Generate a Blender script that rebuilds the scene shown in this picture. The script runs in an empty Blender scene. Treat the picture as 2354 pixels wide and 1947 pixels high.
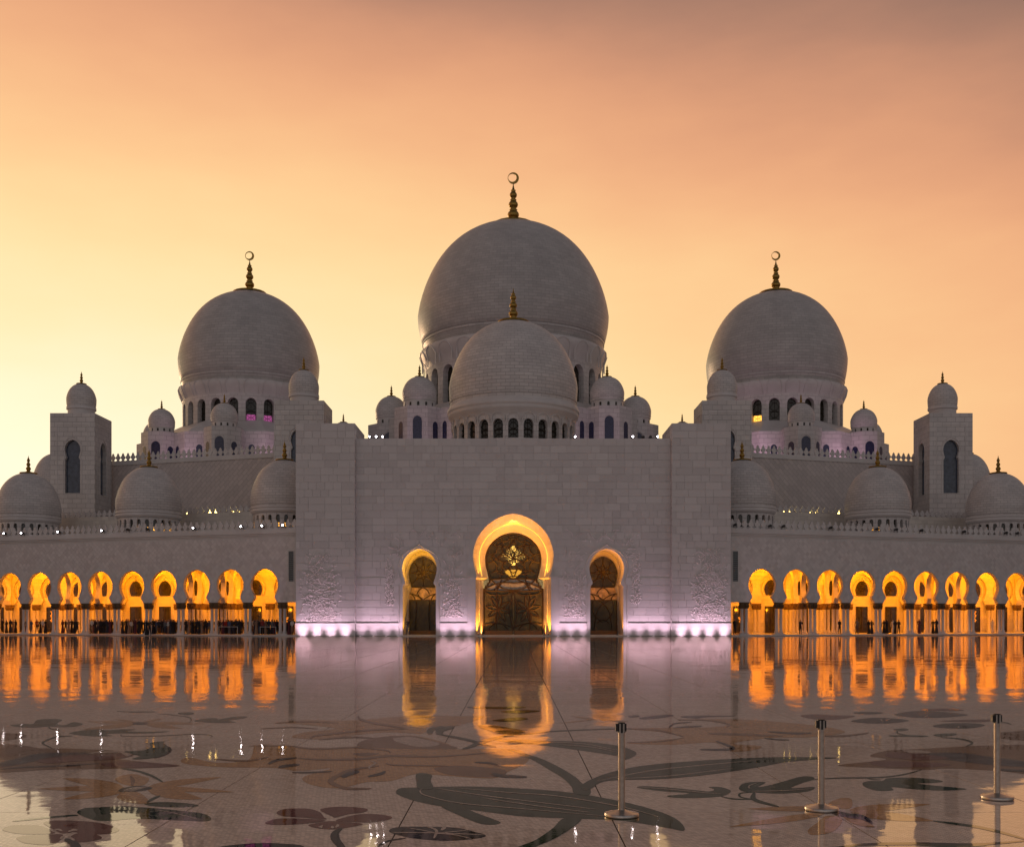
import bpy, bmesh, math, random
from mathutils import Vector, Matrix
random.seed(7)
PI = math.pi
C = bpy.context.scene.collection
scn = bpy.context.scene
# ------------------------------------------------------------------ camera
F = 2466.0; CX = 1180.0; HY = 1424.0; CH = 1.9      # focal length (photo pixels), vanishing point, eye height
def wx(x, Z): return (x-CX)/F*Z
def wz(y, Z): return CH+(HY-y)/F*Z
cam = bpy.data.cameras.new('camera'); camo = bpy.data.objects.new('camera', cam); C.objects.link(camo)
cam.sensor_width = 36.0; cam.lens = 36.0 * F / 2354.0
cam.shift_x = (1177.0 - CX) / 2354.0; cam.shift_y = (HY - 973.5) / 2354.0
cam.clip_start = 0.1; cam.clip_end = 6000
camo.location = (0, 0, CH); camo.rotation_euler = (PI/2, 0, 0)
scn.camera = camo
# ------------------------------------------------------------------ world: dusk sky
def R(d): return math.radians(d)
W = bpy.data.worlds.new('World'); scn.world = W; W.use_nodes = True
nt = W.node_tree; N = nt.nodes; L = nt.links
for n in list(N): N.remove(n)
def nd(t, **k):
    n = N.new(t)
    for a, b in k.items(): setattr(n, a, b)
    return n
def mth(op, a, b=None, c=None):
    n = N.new('ShaderNodeMath'); n.operation = op
    for i, x in enumerate((a, b, c)):
        if x is None: continue
        if isinstance(x, (int, float)): n.inputs[i].default_value = x
        else: L.new(x, n.inputs[i])
    return n.outputs[0]
out = nd('ShaderNodeOutputWorld'); bg = nd('ShaderNodeBackground'); L.new(bg.outputs[0], out.inputs[0])
tc = nd('ShaderNodeTexCoord'); sx = nd('ShaderNodeSeparateXYZ'); L.new(tc.outputs['Generated'], sx.inputs[0])
az = mth('MULTIPLY', mth('ARCTAN2', sx.outputs[0], sx.outputs[1]), 180/PI)
el = mth('MULTIPLY', mth('ARCSINE', sx.outputs[2]), 180/PI)
el = mth('ABSOLUTE', el)
nz = nd('ShaderNodeTexNoise'); nz.inputs['Scale'].default_value = 3.4; nz.inputs['Detail'].default_value = 5; nz.inputs['Roughness'].default_value = .55
mp_ = nd('ShaderNodeMapping'); mp_.inputs['Rotation'].default_value = (0, R(24), 0); mp_.inputs['Scale'].default_value = (1, 1, 3.0); L.new(tc.outputs['Generated'], mp_.inputs[0]); L.new(mp_.outputs[0], nz.inputs['Vector'])
AZ0, EL0 = -27.0, 7.0
da = mth('MULTIPLY', mth('SUBTRACT', az, AZ0), .36)
de = mth('MULTIPLY', mth('SUBTRACT', el, EL0), 1.12)
t = mth('SQRT', mth('ADD', mth('MULTIPLY', da, da), mth('MULTIPLY', de, de)))
t = mth('ADD', t, mth('MULTIPLY', mth('SUBTRACT', nz.outputs[0], .5), 5.5))
t = mth('DIVIDE', t, 100.0)
ramp = nd('ShaderNodeValToRGB'); L.new(t, ramp.inputs[0])
cr = ramp.color_ramp; cr.interpolation = 'B_SPLINE'
def lin(c): return tuple(((x/255)/12.92 if x/255 <= .04045 else ((x/255+.055)/1.055)**2.4) for x in c)
SK = [(0.0,(255,246,220)),(.05,(255,241,204)),(.09,(255,231,178)),(.13,(255,221,160)),(.17,(254,203,143)),
      (.21,(243,178,128)),(.245,(222,156,117)),(.275,(184,132,107)),(.315,(126,100,90)),(.40,(124,108,102)),(.56,(114,106,106)),(.74,(98,95,99)),(1.0,(74,75,84))]
while len(cr.elements) < len(SK): cr.elements.new(.5)
for e, (p, c) in zip(cr.elements, SK):
    e.position = p; e.color = (*lin(c), 1)
sky = nd('ShaderNodeTexSky'); sky.sky_type = 'NISHITA'; sky.sun_disc = False
sky.sun_elevation = R(3.0); sky.sun_rotation = R(-33.0)
# soft glow added low in the unseen sky opposite the sunset, brightens the facade
back = mth('MULTIPLY', mth('MAXIMUM', mth('MULTIPLY', sx.outputs[1], -1.0), 0.0), mth('POWER', mth('SUBTRACT', 1.0, mth('ABSOLUTE', sx.outputs[2])), 2.0))
gl = nd('ShaderNodeMix', data_type='RGBA', blend_type='ADD'); L.new(back, gl.inputs[0]); gl.inputs[7].default_value = (.375, .345, .345, 1)
L.new(ramp.outputs[0], gl.inputs[6])
mx = nd('ShaderNodeMix', data_type='RGBA', blend_type='ADD'); mx.inputs[0].default_value = 0.012
L.new(gl.outputs[2], mx.inputs[6]); L.new(sky.outputs[0], mx.inputs[7])
L.new(mx.outputs[2], bg.inputs[0]); bg.inputs[1].default_value = 1.0
# ------------------------------------------------------------------ sun, almost set behind the mosque on the left
sl = bpy.data.lights.new('sun', 'SUN'); so = bpy.data.objects.new('sun', sl); C.objects.link(so)
sl.energy = 0.5; sl.angle = R(8); sl.color = (1, .62, .34)
_d = Vector((math.sin(R(-33))*math.cos(R(5)), math.cos(R(-33))*math.cos(R(5)), math.sin(R(5))))
so.rotation_euler = (-_d).to_track_quat('-Z', 'Y').to_euler(); so.location = (-200, 400, 60)
scn.view_settings.view_transform = 'Standard'; scn.view_settings.look = 'None'
scn.view_settings.exposure = 0.0; scn.view_settings.gamma = 1.0; scn.view_settings.use_curve_mapping = False
scn.cycles.use_denoising = True
try: scn.cycles.denoiser = 'OPENIMAGEDENOISE'
except Exception: pass
scn.cycles.use_light_tree = True
scn.cycles.max_bounces = 7; scn.cycles.diffuse_bounces = 3; scn.cycles.glossy_bounces = 4; scn.cycles.transmission_bounces = 4
scn.cycles.sample_clamp_indirect = 4.0; scn.cycles.caustics_reflective = False; scn.cycles.caustics_refractive = False
# ------------------------------------------------------------------ materials
class NT:
    def __init__(s, name):
        s.m = bpy.data.materials.new(name); s.m.use_nodes = True; s.t = s.m.node_tree
        s.b = s.t.nodes['Principled BSDF']; s.o = s.t.nodes['Material Output']
    def n(s, t, ins=None, **k):
        x = s.t.nodes.new(t)
        for a, b in k.items(): setattr(x, a, b)
        for a, b in (ins or {}).items():
            if isinstance(b, bpy.types.NodeSocket): s.t.links.new(b, x.inputs[a])
            else: x.inputs[a].default_value = b
        return x
    def l(s, a, b): s.t.links.new(a, b)
    def math(s, op, a, b=0.0):
        return s.n('ShaderNodeMath', {0: a, 1: b}, operation=op).outputs[0]
    def ramp(s, f, *st):
        r = s.n('ShaderNodeValToRGB', {0: f}); e = r.color_ramp.elements
        while len(e) < len(st): e.new(.5)
        for q, (p, c) in zip(e, st): q.position = p; q.color = (*c, 1)
        return r.outputs[0]
    def mix(s, f, a, b, bt='MIX'):
        x = s.n('ShaderNodeMix', data_type='RGBA', blend_type=bt)
        for i, v in ((0, f), (6, a), (7, b)):
            if isinstance(v, bpy.types.NodeSocket): s.l(v, x.inputs[i])
            else: x.inputs[i].default_value = v if i == 0 or len(v) == 4 else (*v, 1)
        return x.outputs[2]
def stone(name, c1, c2, rough=.45, brick=None, nscale=.35, island=False, rot=0.0, mortar=.55, bump=.02, grain=14.0):
    q = NT(name)
    g = q.n('ShaderNodeNewGeometry')
    n1 = q.n('ShaderNodeTexNoise', {'Vector': g.outputs['Position'], 'Scale': nscale, 'Detail': 6.0, 'Roughness': .6})
    n2 = q.n('ShaderNodeTexNoise', {'Vector': g.outputs['Position'], 'Scale': grain, 'Detail': 3.0})
    f = q.math('ADD', q.math('MULTIPLY', n1.outputs[0], .7), q.math('MULTIPLY', n2.outputs[0], .3))
    if island:
        oi = q.n('ShaderNodeObjectInfo')
        f2 = q.math('FRACT', q.math('ADD', g.outputs['Random Per Island'], q.math('MULTIPLY', oi.outputs['Random'], 7.31)))
        f = q.math('ADD', q.math('MULTIPLY', f, .65), q.math('MULTIPLY', f2, .35))
    col = q.ramp(f, (.3, c1), (.7, c2))
    h = q.math('MULTIPLY', n2.outputs[0], .004)
    if brick:
        tcn = q.n('ShaderNodeTexCoord')
        mpn = q.n('ShaderNodeMapping', {'Vector': tcn.outputs['UV'], 'Rotation': (0, 0, rot)})
        br = q.n('ShaderNodeTexBrick', {'Vector': mpn.outputs[0], 'Color1': (.90, .90, .90, 1), 'Color2': (1.06, 1.05, 1.04, 1), 'Mortar': (mortar, mortar, mortar, 1),
                 'Scale': 1.0, 'Mortar Size': brick[2], 'Mortar Smooth': .3, 'Brick Width': brick[0], 'Row Height': brick[1]}, offset=.5)
        col = q.mix(1.0, col, br.outputs[0], 'MULTIPLY')
        h = q.math('SUBTRACT', h, q.math('MULTIPLY', br.outputs[1], bump))
    bp = q.n('ShaderNodeBump', {'Height': h, 'Distance': 1.0, 'Strength': .8})
    q.l(bp.outputs[0], q.b.inputs['Normal']); q.l(col, q.b.inputs['Base Color'])
    q.b.inputs['Roughness'].default_value = rough
    return q.m
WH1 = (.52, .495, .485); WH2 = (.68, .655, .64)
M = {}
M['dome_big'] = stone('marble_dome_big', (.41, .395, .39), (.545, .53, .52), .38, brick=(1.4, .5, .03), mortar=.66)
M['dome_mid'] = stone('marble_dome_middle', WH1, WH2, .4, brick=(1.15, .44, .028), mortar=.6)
M['dome_small'] = stone('marble_dome_small', WH1, WH2, .4, brick=(.85, .33, .024), mortar=.62)
M['wall'] = stone('marble_wall', WH1, WH2, .45, brick=(1.3, .7, .03), mortar=.62)
M['plain'] = stone('marble_plain', WH1, WH2, .42)
M['block'] = stone('marble_block', (.535, .51, .505), (.628, .605, .596), .42, island=True, nscale=.2)
M['tile'] = stone('marble_diamond_tile', (.56, .515, .505), (.71, .665, .65), .42, island=True, nscale=.2)
M['rear'] = stone('marble_rear_wall', (.50, .45, .44), (.60, .55, .535), .45, brick=(1.1, .55, .03), rot=R(45), mortar=.72)
M['inner'] = stone('marble_arcade_inside', (.62, .57, .5), (.74, .69, .62), .4, brick=(1.0, .5, .012), mortar=.8)
M['carve'] = stone('marble_carving', (.58, .53, .52), (.72, .67, .66), .5)
def simple(name, col, rough=.5, metal=0.0, emis=None, es=0.0, var=.12, sc=6.0, spec=None):
    q = NT(name)
    g = q.n('ShaderNodeNewGeometry')
    n = q.n('ShaderNodeTexNoise', {'Vector': g.outputs['Position'], 'Scale': sc, 'Detail': 4.0})
    a = tuple(max(0, x*(1-var)) for x in col); b = tuple(min(1, x*(1+var)) for x in col)
    q.l(q.ramp(n.outputs[0], (.3, a), (.7, b)), q.b.inputs['Base Color'])
    q.b.inputs['Roughness'].default_value = rough; q.b.inputs['Metallic'].default_value = metal
    if spec is not None: q.b.inputs['Specular IOR Level'].default_value = spec
    if emis:
        q.b.inputs['Emission Color'].default_value = (*emis, 1); q.b.inputs['Emission Strength'].default_value = es
    return q.m
M['gold'] = simple('gilded_metal', (.33, .21, .055), .32, 1.0, var=.25)
M['bronze'] = simple('bronze_capital', (.13, .08, .035), .5, .3, var=.35, sc=12)
M['frame'] = simple('door_bronze', (.035, .02, .01), .5, .2)
M['glass_blue'] = simple('blue_grey_window_glass', (.05, .065, .10), .12, 0, var=.4, sc=2)
M['glass_dark'] = simple('dark_window_glass', (.03, .028, .02), .1, 0, var=.5, sc=3)
M['glass_lapis'] = simple('deep_blue_patterned_glass', (.022, .026, .07), .2, 0, var=.6, sc=5)
M['louver'] = simple('grey_louver', (.13, .15, .16), .6)
M['black'] = simple('black_plastic', (.012, .012, .012), .45)
M['steel'] = simple('brushed_steel', (.42, .39, .36), .28, 1.0, var=.15, sc=30)
M['groove'] = simple('dark_joint_and_shade', (.02, .018, .016), .9)  # floor joint bed, and painted shade for the gap above the dado
M['fixture'] = simple('dark_fixture', (.02, .02, .022), .5)
def emit(name, col, s):
    return simple(name, col, .5, 0, emis=col, es=s, var=.0)
M['lamp_white'] = emit('floodlight_lens', (1, .93, 1), 40)
M['lamp_warm'] = emit('warm_lamp_glow', (1, .45, .06), 2.0)
M['lamp_warm_dim'] = emit('warm_lamp_glow_dim', (1, .42, .04), .8)
M['lamp_yellow'] = emit('yellow_lamp_glow', (1, .72, .22), 8)
M['lamp_pink'] = emit('magenta_lamp_glow', (.9, .2, .62), .22)
M['lamp_up'] = emit('uplight_lens', (1, .86, .97), 6)
M['crystal'] = emit('chandelier_crystal', (1, .74, .40), 45.0)
M['heart'] = emit('chandelier_bowl', (1, .58, .16), 16.0)
# shaft of the arcade columns: white marble with small dark inlaid flowers
q = NT('inlaid_column_marble'); g = q.n('ShaderNodeTexCoord')
v = q.n('ShaderNodeTexVoronoi', {'Vector': g.outputs['Object'], 'Scale': 5.5}); 
q.l(q.ramp(v.outputs['Distance'], (.0, (.06, .05, .04)), (.11, (.14, .12, .10)), (.16, (.66, .61, .58))), q.b.inputs['Base Color']); q.b.inputs['Roughness'].default_value = .35
M['shaft'] = q.m
# polished wet floor
def floor_mat(name, c1, c2, mosaic=True, rough=.035):
    q = NT(name); g = q.n('ShaderNodeNewGeometry'); P = g.outputs['Position']
    oi = q.n('ShaderNodeObjectInfo')
    n1 = q.n('ShaderNodeTexNoise', {'Vector': P, 'Scale': .5, 'Detail': 5.0, 'Roughness': .6})
    n2 = q.n('ShaderNodeTexNoise', {'Vector': P, 'Scale': 22.0, 'Detail': 4.0, 'Roughness': .7})
    f = q.math('ADD', q.math('MULTIPLY', n1.outputs[0], .5), q.math('MULTIPLY', n2.outputs[0], .5))
    f = q.math('ADD', f, q.math('MULTIPLY', q.math('SUBTRACT', oi.outputs['Random'], .5), .12))
    col = q.ramp(f, (.3, c1), (.7, c2))
    if mosaic:
        mpn = q.n('ShaderNodeMapping', {'Vector': P, 'Rotation': (0, 0, R(38)), 'Scale': (1, 1, 0)})
        br = q.n('ShaderNodeTexBrick', {'Vector': mpn.outputs[0], 'Color1': (.72, .71, .70, 1), 'Color2': (1.2, 1.18, 1.16, 1), 'Mortar': (.42, .38, .36, 1),
                 'Scale': 1.0, 'Mortar Size': .003, 'Mortar Smooth': .3, 'Brick Width': .06, 'Row Height': .028}, offset=.5)
        col = q.mix(.8, col, br.outputs[0], 'MULTIPLY')
    # standing film of water: small swells
    w1 = q.n('ShaderNodeTexNoise', {'Vector': P, 'Scale': .7, 'Detail': 2.0, 'Roughness': .5, 'Distortion': .5})
    w2 = q.n('ShaderNodeTexNoise', {'Vector': P, 'Scale': 3.2, 'Detail': 3.0, 'Roughness': .5})
    w3 = q.n('ShaderNodeTexNoise', {'Vector': P, 'Scale': .25, 'Detail': 1.0})
    h = q.math('ADD', q.math('MULTIPLY', w1.outputs[0], RIP1), q.math('MULTIPLY', w2.outputs[0], RIP2))
    h = q.math('ADD', h, q.math('MULTIPLY', w3.outputs[0], RIP3))
    bp = q.n('ShaderNodeBump', {'Height': h, 'Distance': 1.0, 'Strength': 1.0})
    rr = q.n('ShaderNodeMapRange', {0: n1.outputs[0], 1: .35, 2: .7, 3: rough*.5, 4: rough*1.8})
    df = q.n('ShaderNodeBsdfDiffuse', {'Color': col}); gs = q.n('ShaderNodeBsdfGlossy', {'Color': (1, .90, .82, 1), 'Roughness': rr.outputs[0], 'Normal': bp.outputs[0]})
    fr_ = q.n('ShaderNodeFresnel', {'IOR': 1.38, 'Normal': bp.outputs[0]})
    ms = q.n('ShaderNodeMixShader', {0: fr_.outputs[0], 1: df.outputs[0], 2: gs.outputs[0]}); q.l(ms.outputs[0], q.o.inputs[0]); q.t.nodes.remove(q.b)
    return q.m
RIP1, RIP2, RIP3 = .0060, .0008, .0100
M['floor'] = floor_mat('wet_mosaic_marble_floor', (.70, .565, .48), (.88, .76, .66))
M['in_green'] = floor_mat('inlay_dark_green_marble', (.014, .038, .016), (.035, .075, .034))
M['in_black'] = floor_mat('inlay_black_green_marble', (.004, .006, .007), (.014, .017, .016))
M['in_tan'] = floor_mat('inlay_tan_marble', (.50, .28, .12), (.70, .43, .22))
M['in_brown'] = floor_mat('inlay_brown_marble', (.20, .11, .055), (.34, .19, .10))
M['in_maroon'] = floor_mat('inlay_maroon_marble', (.13, .04, .033), (.22, .075, .055))
M['in_navy'] = floor_mat('inlay_navy_marble', (.02, .02, .026), (.05, .045, .055))
M['in_line'] = floor_mat('inlay_pale_line_marble', (.5, .4, .33), (.68, .56, .48))
# ------------------------------------------------------------------ mesh helpers
class MB:
    def __init__(s, mp=None, flip=False): s.v = []; s.f = []; s.mi = []; s.uv = []; s.mp = mp; s.flip = flip; s.k = 0
    def face(s, pts, uv=None):
        b = len(s.v); s.v += [tuple(p) for p in pts]; s.f.append(tuple(range(b, b+len(pts)))); s.mi.append(s.k); s.uv.append(uv)
    def add(s, vs, fs, uvs=None):
        b = len(s.v); s.v += [tuple(p) for p in vs]
        for i, f in enumerate(fs):
            s.f.append(tuple(b+j for j in f)); s.mi.append(s.k); s.uv.append(uvs[i] if uvs else None)
    def box(s, x0, x1, y0, y1, z0, z1):
        v = [(x0,y0,z0),(x1,y0,z0),(x1,y1,z0),(x0,y1,z0),(x0,y0,z1),(x1,y0,z1),(x1,y1,z1),(x0,y1,z1)]
        for f in ((0,3,2,1),(4,5,6,7),(0,1,5,4),(1,2,6,5),(2,3,7,6),(3,0,4,7)): s.face([v[i] for i in f])
    def prism(s, poly, y0, y1):           # poly of (x,z), counter-clockwise seen from -y
        n = len(poly)
        s.face([(x, y0, z) for x, z in poly]); s.face([(x, y1, z) for x, z in reversed(poly)])
        for i in range(n):
            a, b = poly[i], poly[(i+1) % n]
            s.face([(a[0], y0, a[1]), (a[0], y1, a[1]), (b[0], y1, b[1]), (b[0], y0, b[1])])
    def column(s, poly, z0, z1):          # poly of (x,y) ccw seen from above
        n = len(poly)
        s.face([(x, y, z1) for x, y in poly]); s.face([(x, y, z0) for x, y in reversed(poly)])
        for i in range(n):
            a, b = poly[i], poly[(i+1) % n]
            s.face([(a[0], a[1], z0), (b[0], b[1], z0), (b[0], b[1], z1), (a[0], a[1], z1)])
    def lathe(s, prof, seg=48, cx=0, cy=0, cz=0, uref=None):
        uref = uref or max(p[0] for p in prof)
        vs = []; ln = [0.0]
        for i in range(1, len(prof)): ln.append(ln[-1]+math.dist(prof[i], prof[i-1]))
        for r, z in prof:
            for j in range(seg):
                a = 2*PI*j/seg; vs.append((cx+r*math.cos(a), cy+r*math.sin(a), cz+z))
        fs = []; uvs = []
        for i in range(len(prof)-1):
            if ln[i+1]-ln[i] < 1e-7: continue
            for j in range(seg):
                k = (j+1) % seg
                a, b, c, d = i*seg+j, i*seg+k, (i+1)*seg+k, (i+1)*seg+j
                u0, u1 = 2*PI*j/seg*uref, 2*PI*(j+1)/seg*uref
                if prof[i][0] < 1e-6: fs.append((a, c, d)); uvs.append(((u0, ln[i]), (u1, ln[i+1]), (u0, ln[i+1])))
                elif prof[i+1][0] < 1e-6: fs.append((a, b, d)); uvs.append(((u0, ln[i]), (u1, ln[i]), (u0, ln[i+1])))
                else: fs.append((a, b, c, d)); uvs.append(((u0, ln[i]), (u1, ln[i]), (u1, ln[i+1]), (u0, ln[i+1])))
        s.add(vs, fs, uvs)
    def tube(s, pts, r, n=6):
        rings = []; P = [Vector(p) for p in pts]
        for i, p in enumerate(P):
            d = (P[min(i+1, len(P)-1)]-P[max(i-1, 0)]).normalized()
            a = d.cross(Vector((0, 1, 0)) if abs(d.y) < .9 else Vector((1, 0, 0))).normalized(); b = d.cross(a)
            rr = r[i] if isinstance(r, (list, tuple)) else r
            rings.append([p+(a*math.cos(2*PI*k/n)+b*math.sin(2*PI*k/n))*rr for k in range(n)])
        vs = [x for rg in rings for x in rg]; fs = []
        for i in range(len(P)-1):
            for k in range(n):
                fs.append((i*n+k, i*n+(k+1) % n, (i+1)*n+(k+1) % n, (i+1)*n+k))
        fs.append(tuple(range(n))[::-1]); fs.append(tuple((len(P)-1)*n+k for k in range(n)))
        s.add(vs, fs)
    def mesh(s, name, mats, smooth=False):
        me = bpy.data.meshes.new(name)
        v2 = [s.mp(*p) for p in s.v] if s.mp else s.v
        fs = [f[::-1] for f in s.f] if s.flip else s.f
        me.from_pydata(v2, [], fs)
        ul = me.uv_layers.new(name='UVMap').data; li = 0
        for f, uv in zip(s.f, s.uv):
            if uv is None:
                p = [Vector(s.v[i]) for i in f]; nn = Vector((0, 0, 0))
                for i in range(len(p)):
                    a, b = p[i], p[(i+1) % len(p)]
                    nn += Vector(((a.y-b.y)*(a.z+b.z), (a.z-b.z)*(a.x+b.x), (a.x-b.x)*(a.y+b.y)))
                ax = max(range(3), key=lambda i: abs(nn[i]))
                uv = [(q[1], q[2]) if ax == 0 else (q[0], q[2]) if ax == 1 else (q[0], q[1]) for q in p]
            if s.flip: uv = list(uv)[::-1]
            for w in uv: ul[li].uv = w; li += 1
        if not isinstance(mats, (list, tuple)): mats = [mats]
        for m in mats: me.materials.append(M[m] if isinstance(m, str) else m)
        for p, k in zip(me.polygons, s.mi): p.material_index = k
        if smooth: me.shade_smooth()
        me.update(); return me
    def build(s, name, mats, parent=None, loc=(0,0,0), smooth=False, kind=None):
        return link(name, s.mesh(name, mats, smooth), parent, loc, kind)
ORG = {}
def link(name, me, parent=None, loc=(0,0,0), kind=None, rz=0.0):
    o = bpy.data.objects.new(name, me); C.objects.link(o); o.location = loc
    if rz: o.rotation_euler = (0, 0, rz)
    if parent: o.parent = parent
    if kind: o['kind'] = kind
    return o
def thing(name, label, cat, loc=(0,0,0), group=None, kind=None):
    o = bpy.data.objects.new(name, None); C.objects.link(o); o.location = loc
    o.empty_display_size = .3
    tag(o, label, cat, group); 
    if kind: o['kind'] = kind
    return o
def tag(o, label, cat, group=None):
    o['label'] = label; o['category'] = cat
    if group: o['group'] = group
    return o
def copy_tree(o, parent=None, loc=None):
    c = o.copy(); C.objects.link(c); c.parent = parent
    if loc is not None: c.location = loc
    for ch in list(o.children): copy_tree(ch, c)
    return c
def interp(poly, z):
    for (a, za), (b, zb) in zip(poly, poly[1:]):
        if za-1e-9 <= z <= zb+1e-9:
            return a if zb-za < 1e-9 else a+(b-a)*(z-za)/(zb-za)
    return None
def keyhole(wj, zb, zj, wp, zp, wm, zm, za, n=12):
    P = [(wj, zb), (wj, zj)]
    P += [(wj-(wj-wp)*.35, zj+.01), (wj-(wj-wp)*.45, zj+(zp-zj)*.45), (wj-(wj-wp)*.8, zj+(zp-zj)*.47), (wp, zp-.005)] if zp > zj+.05 else []
    P += [(wp+(wm-wp)*math.sin(i/n*PI/2), zp+(zm-zp)*i/n) for i in range(n)]
    for i in range(n+1):
        q = i/n; th = q*PI/2
        P.append((wm*(.92*math.cos(th)+.08*(1-q)), zm+(za-zm)*(.86*math.sin(th)+.14*q)))
    return P
def arched(w, zb, zs, za, n=8):           # plain round-headed opening
    P = [(w, zb), (w, zs)]
    for i in range(1, n+1):
        th = i/n*PI/2; P.append((w*math.cos(th), zs+(za-zs)*math.sin(th)))
    return P
def wall_open(mb, u0, u1, z0, z1, v0, v1, ops, du=99.0, bottom=True, back=True, ends=True, top=True):
    """wall in the u-z plane, v0 (front) to v1 (back). ops: (centre, poly[, intrados])"""
    lv = {z0, z1}
    for o in ops:
        for w, z in o[1]:
            if z0 < z < z1: lv.add(z)
    lv = sorted(lv)
    lv = [z for i, z in enumerate(lv) if i == 0 or z-lv[i-1] > 1e-6]
    ops = sorted(ops, key=lambda o: o[0])
    for za, zb in zip(lv, lv[1:]):
        e = [(u0, u0)]
        for o in ops:
            p = o[1]
            if p[0][1] <= za+1e-6 and p[-1][1] >= zb-1e-6:
                wa, wb = interp(p, min(max(za, p[0][1]), p[-1][1])), interp(p, min(max(zb, p[0][1]), p[-1][1]))
                e += [(o[0]-wa, o[0]-wb), (o[0]+wa, o[0]+wb)]
        e.append((u1, u1))
        for (a0, a1), (b0, b1) in zip(e[::2], e[1::2]):
            n = max(1, math.ceil((max(b0, b1)-min(a0, a1))/du))
            for i in range(n):
                p0, p1 = i/n, (i+1)/n
                A, B, Cc, D = a0+(b0-a0)*p0, a0+(b0-a0)*p1, a1+(b1-a1)*p1, a1+(b1-a1)*p0
                mb.face([(A, v0, za), (B, v0, za), (Cc, v0, zb), (D, v0, zb)])
                if back: mb.face([(B, v1, za), (A, v1, za), (D, v1, zb), (Cc, v1, zb)])
                if bottom and za == z0: mb.face([(A, v1, za), (B, v1, za), (B, v0, za), (A, v0, za)])
                if top and zb == z1: mb.face([(D, v0, zb), (Cc, v0, zb), (Cc, v1, zb), (D, v1, zb)])
    for o in ops:
        if len(o) > 2 and not o[2]: continue
        loft(mb, o[0], o[1], v0, o[0], o[1], v1)
    if ends:
        mb.face([(u0, v1, z0), (u0, v0, z0), (u0, v0, z1), (u0, v1, z1)]); mb.face([(u1, v0, z0), (u1, v1, z0), (u1, v1, z1), (u1, v0, z1)])
def loft(mb, ca, pa, va, cb, pb, vb):
    for i in range(len(pa)-1):
        for sg in (-1, 1):
            q = [(ca+sg*pa[i][0], va, pa[i][1]), (ca+sg*pa[i+1][0], va, pa[i+1][1]), (cb+sg*pb[i+1][0], vb, pb[i+1][1]), (cb+sg*pb[i][0], vb, pb[i][1])]
            mb.face(q if sg < 0 else q[::-1])
def cyl_map(Rr):                            # u along the circumference, v inwards
    def f(u, v, z):
        a = -PI/2 + u/Rr; return ((Rr-v)*math.cos(a), (Rr-v)*math.sin(a), z)
    return f
def light(kind, name, loc, power, col, parent=None, radius=.1, aim=None, angle=None, blend=1.0):
    l = bpy.data.lights.new(name, kind); l.energy = power; l.color = col
    if kind in ('POINT', 'SPOT'): l.shadow_soft_size = radius
    if kind == 'SPOT': l.spot_size = R(angle); l.spot_blend = blend
    o = bpy.data.objects.new(name, l); C.objects.link(o); o.location = loc
    if parent: o.parent = parent
    if aim is not None: o.rotation_euler = (Vector(aim)-Vector(loc)).to_track_quat('-Z', 'Y').to_euler()
    return o
# ================================================================== GROUND
mb = MB(); mb.face([(-2500,-300,-.05),(2500,-300,-.05),(2500,4500,-.05),(-2500,4500,-.05)])
M['ground'] = simple('distant_paving', (.28, .23, .2), .5)
g = mb.build('ground', 'ground'); g['kind'] = 'structure'
floor = MB(); floor.face([(-76,.5,-.012),(76,.5,-.012),(76,121.9,-.012),(-76,121.9,-.012)])
floor = floor.build('floor', 'groove'); floor['kind'] = 'structure'
XE = [-1.05-2.2*i for i in range(26, -1, -1)] + [.94+2.2*i for i in range(27)]
YE = [4.0, 6.2, 8.4, 10.6, 12.8, 15.0, 17.2, 19.4, 21.6, 23.8, 26.0, 28.2, 30.4]
G = .006
cache = {}
for j in range(len(YE)-1):
    for i in range(len(XE)-1):
        if min(abs(XE[i]), abs(XE[i+1])) > .5*YE[j+1]+1.5: continue
        w = XE[i+1]-XE[i]; k = round(w, 2)
        if k not in cache:
            m_ = MB(); m_.box(-w/2+G, w/2-G, -1.1+G, 1.1-G, -.011, 0); cache[k] = m_.mesh('paving_slab', 'floor')
        link('paving_slab', cache[k], floor, ((XE[i]+XE[i+1])/2, YE[j]+1.1, 0))
mb = MB()
for j in range(len(YE)-1):                   # the rest of the near rows, outside the view
    lo = .5*YE[j+1]+1.5
    for i in range(len(XE)-1):
        if min(abs(XE[i]), abs(XE[i+1])) > lo: mb.box(XE[i]+G, XE[i+1]-G, YE[j]+G, YE[j+1]-G, -.011, 0)
Y = YE[-1]
while Y < 121:
    Y2 = min(Y+6.6, 121.9)
    for i in range(len(XE)-1):
        g_ = .010
        mb.box(XE[i]+g_, XE[i+1]-g_, Y+.010, Y2-.010, -.011, 0)
    Y = Y2
mb.build('distant_paving_slabs', 'floor', floor, kind='stuff')
# ---- flowers inlaid in the floor, each petal, leaf and stem a piece of marble
def fl(x, y):
    Yq = F*CH/(y-HY); return ((x-CX)/F*Yq, Yq)
def smooth_closed(P, n=5):
    o = []; k = len(P)
    for i in range(k):
        a, b, c, d = P[i-1], P[i], P[(i+1) % k], P[(i+2) % k]
        for j in range(n):
            t = j/n
            o.append(tuple(.5*((2*b[q])+(-a[q]+c[q])*t+(2*a[q]-5*b[q]+4*c[q]-d[q])*t*t+(-a[q]+3*b[q]-3*c[q]+d[q])*t**3) for q in (0, 1)))
    return o
def smooth_open(P, n=6):
    Q = [P[0]]+list(P)+[P[-1]]; o = []
    for i in range(1, len(Q)-2):
        a, b, c, d = Q[i-1:i+3]
        for j in range(n):
            t = j/n
            o.append(tuple(.5*((2*b[q])+(-a[q]+c[q])*t+(2*a[q]-5*b[q]+4*c[q]-d[q])*t*t+(-a[q]+3*b[q]-3*c[q]+d[q])*t**3) for q in (0, 1)))
    return o+[P[-1]]
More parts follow.
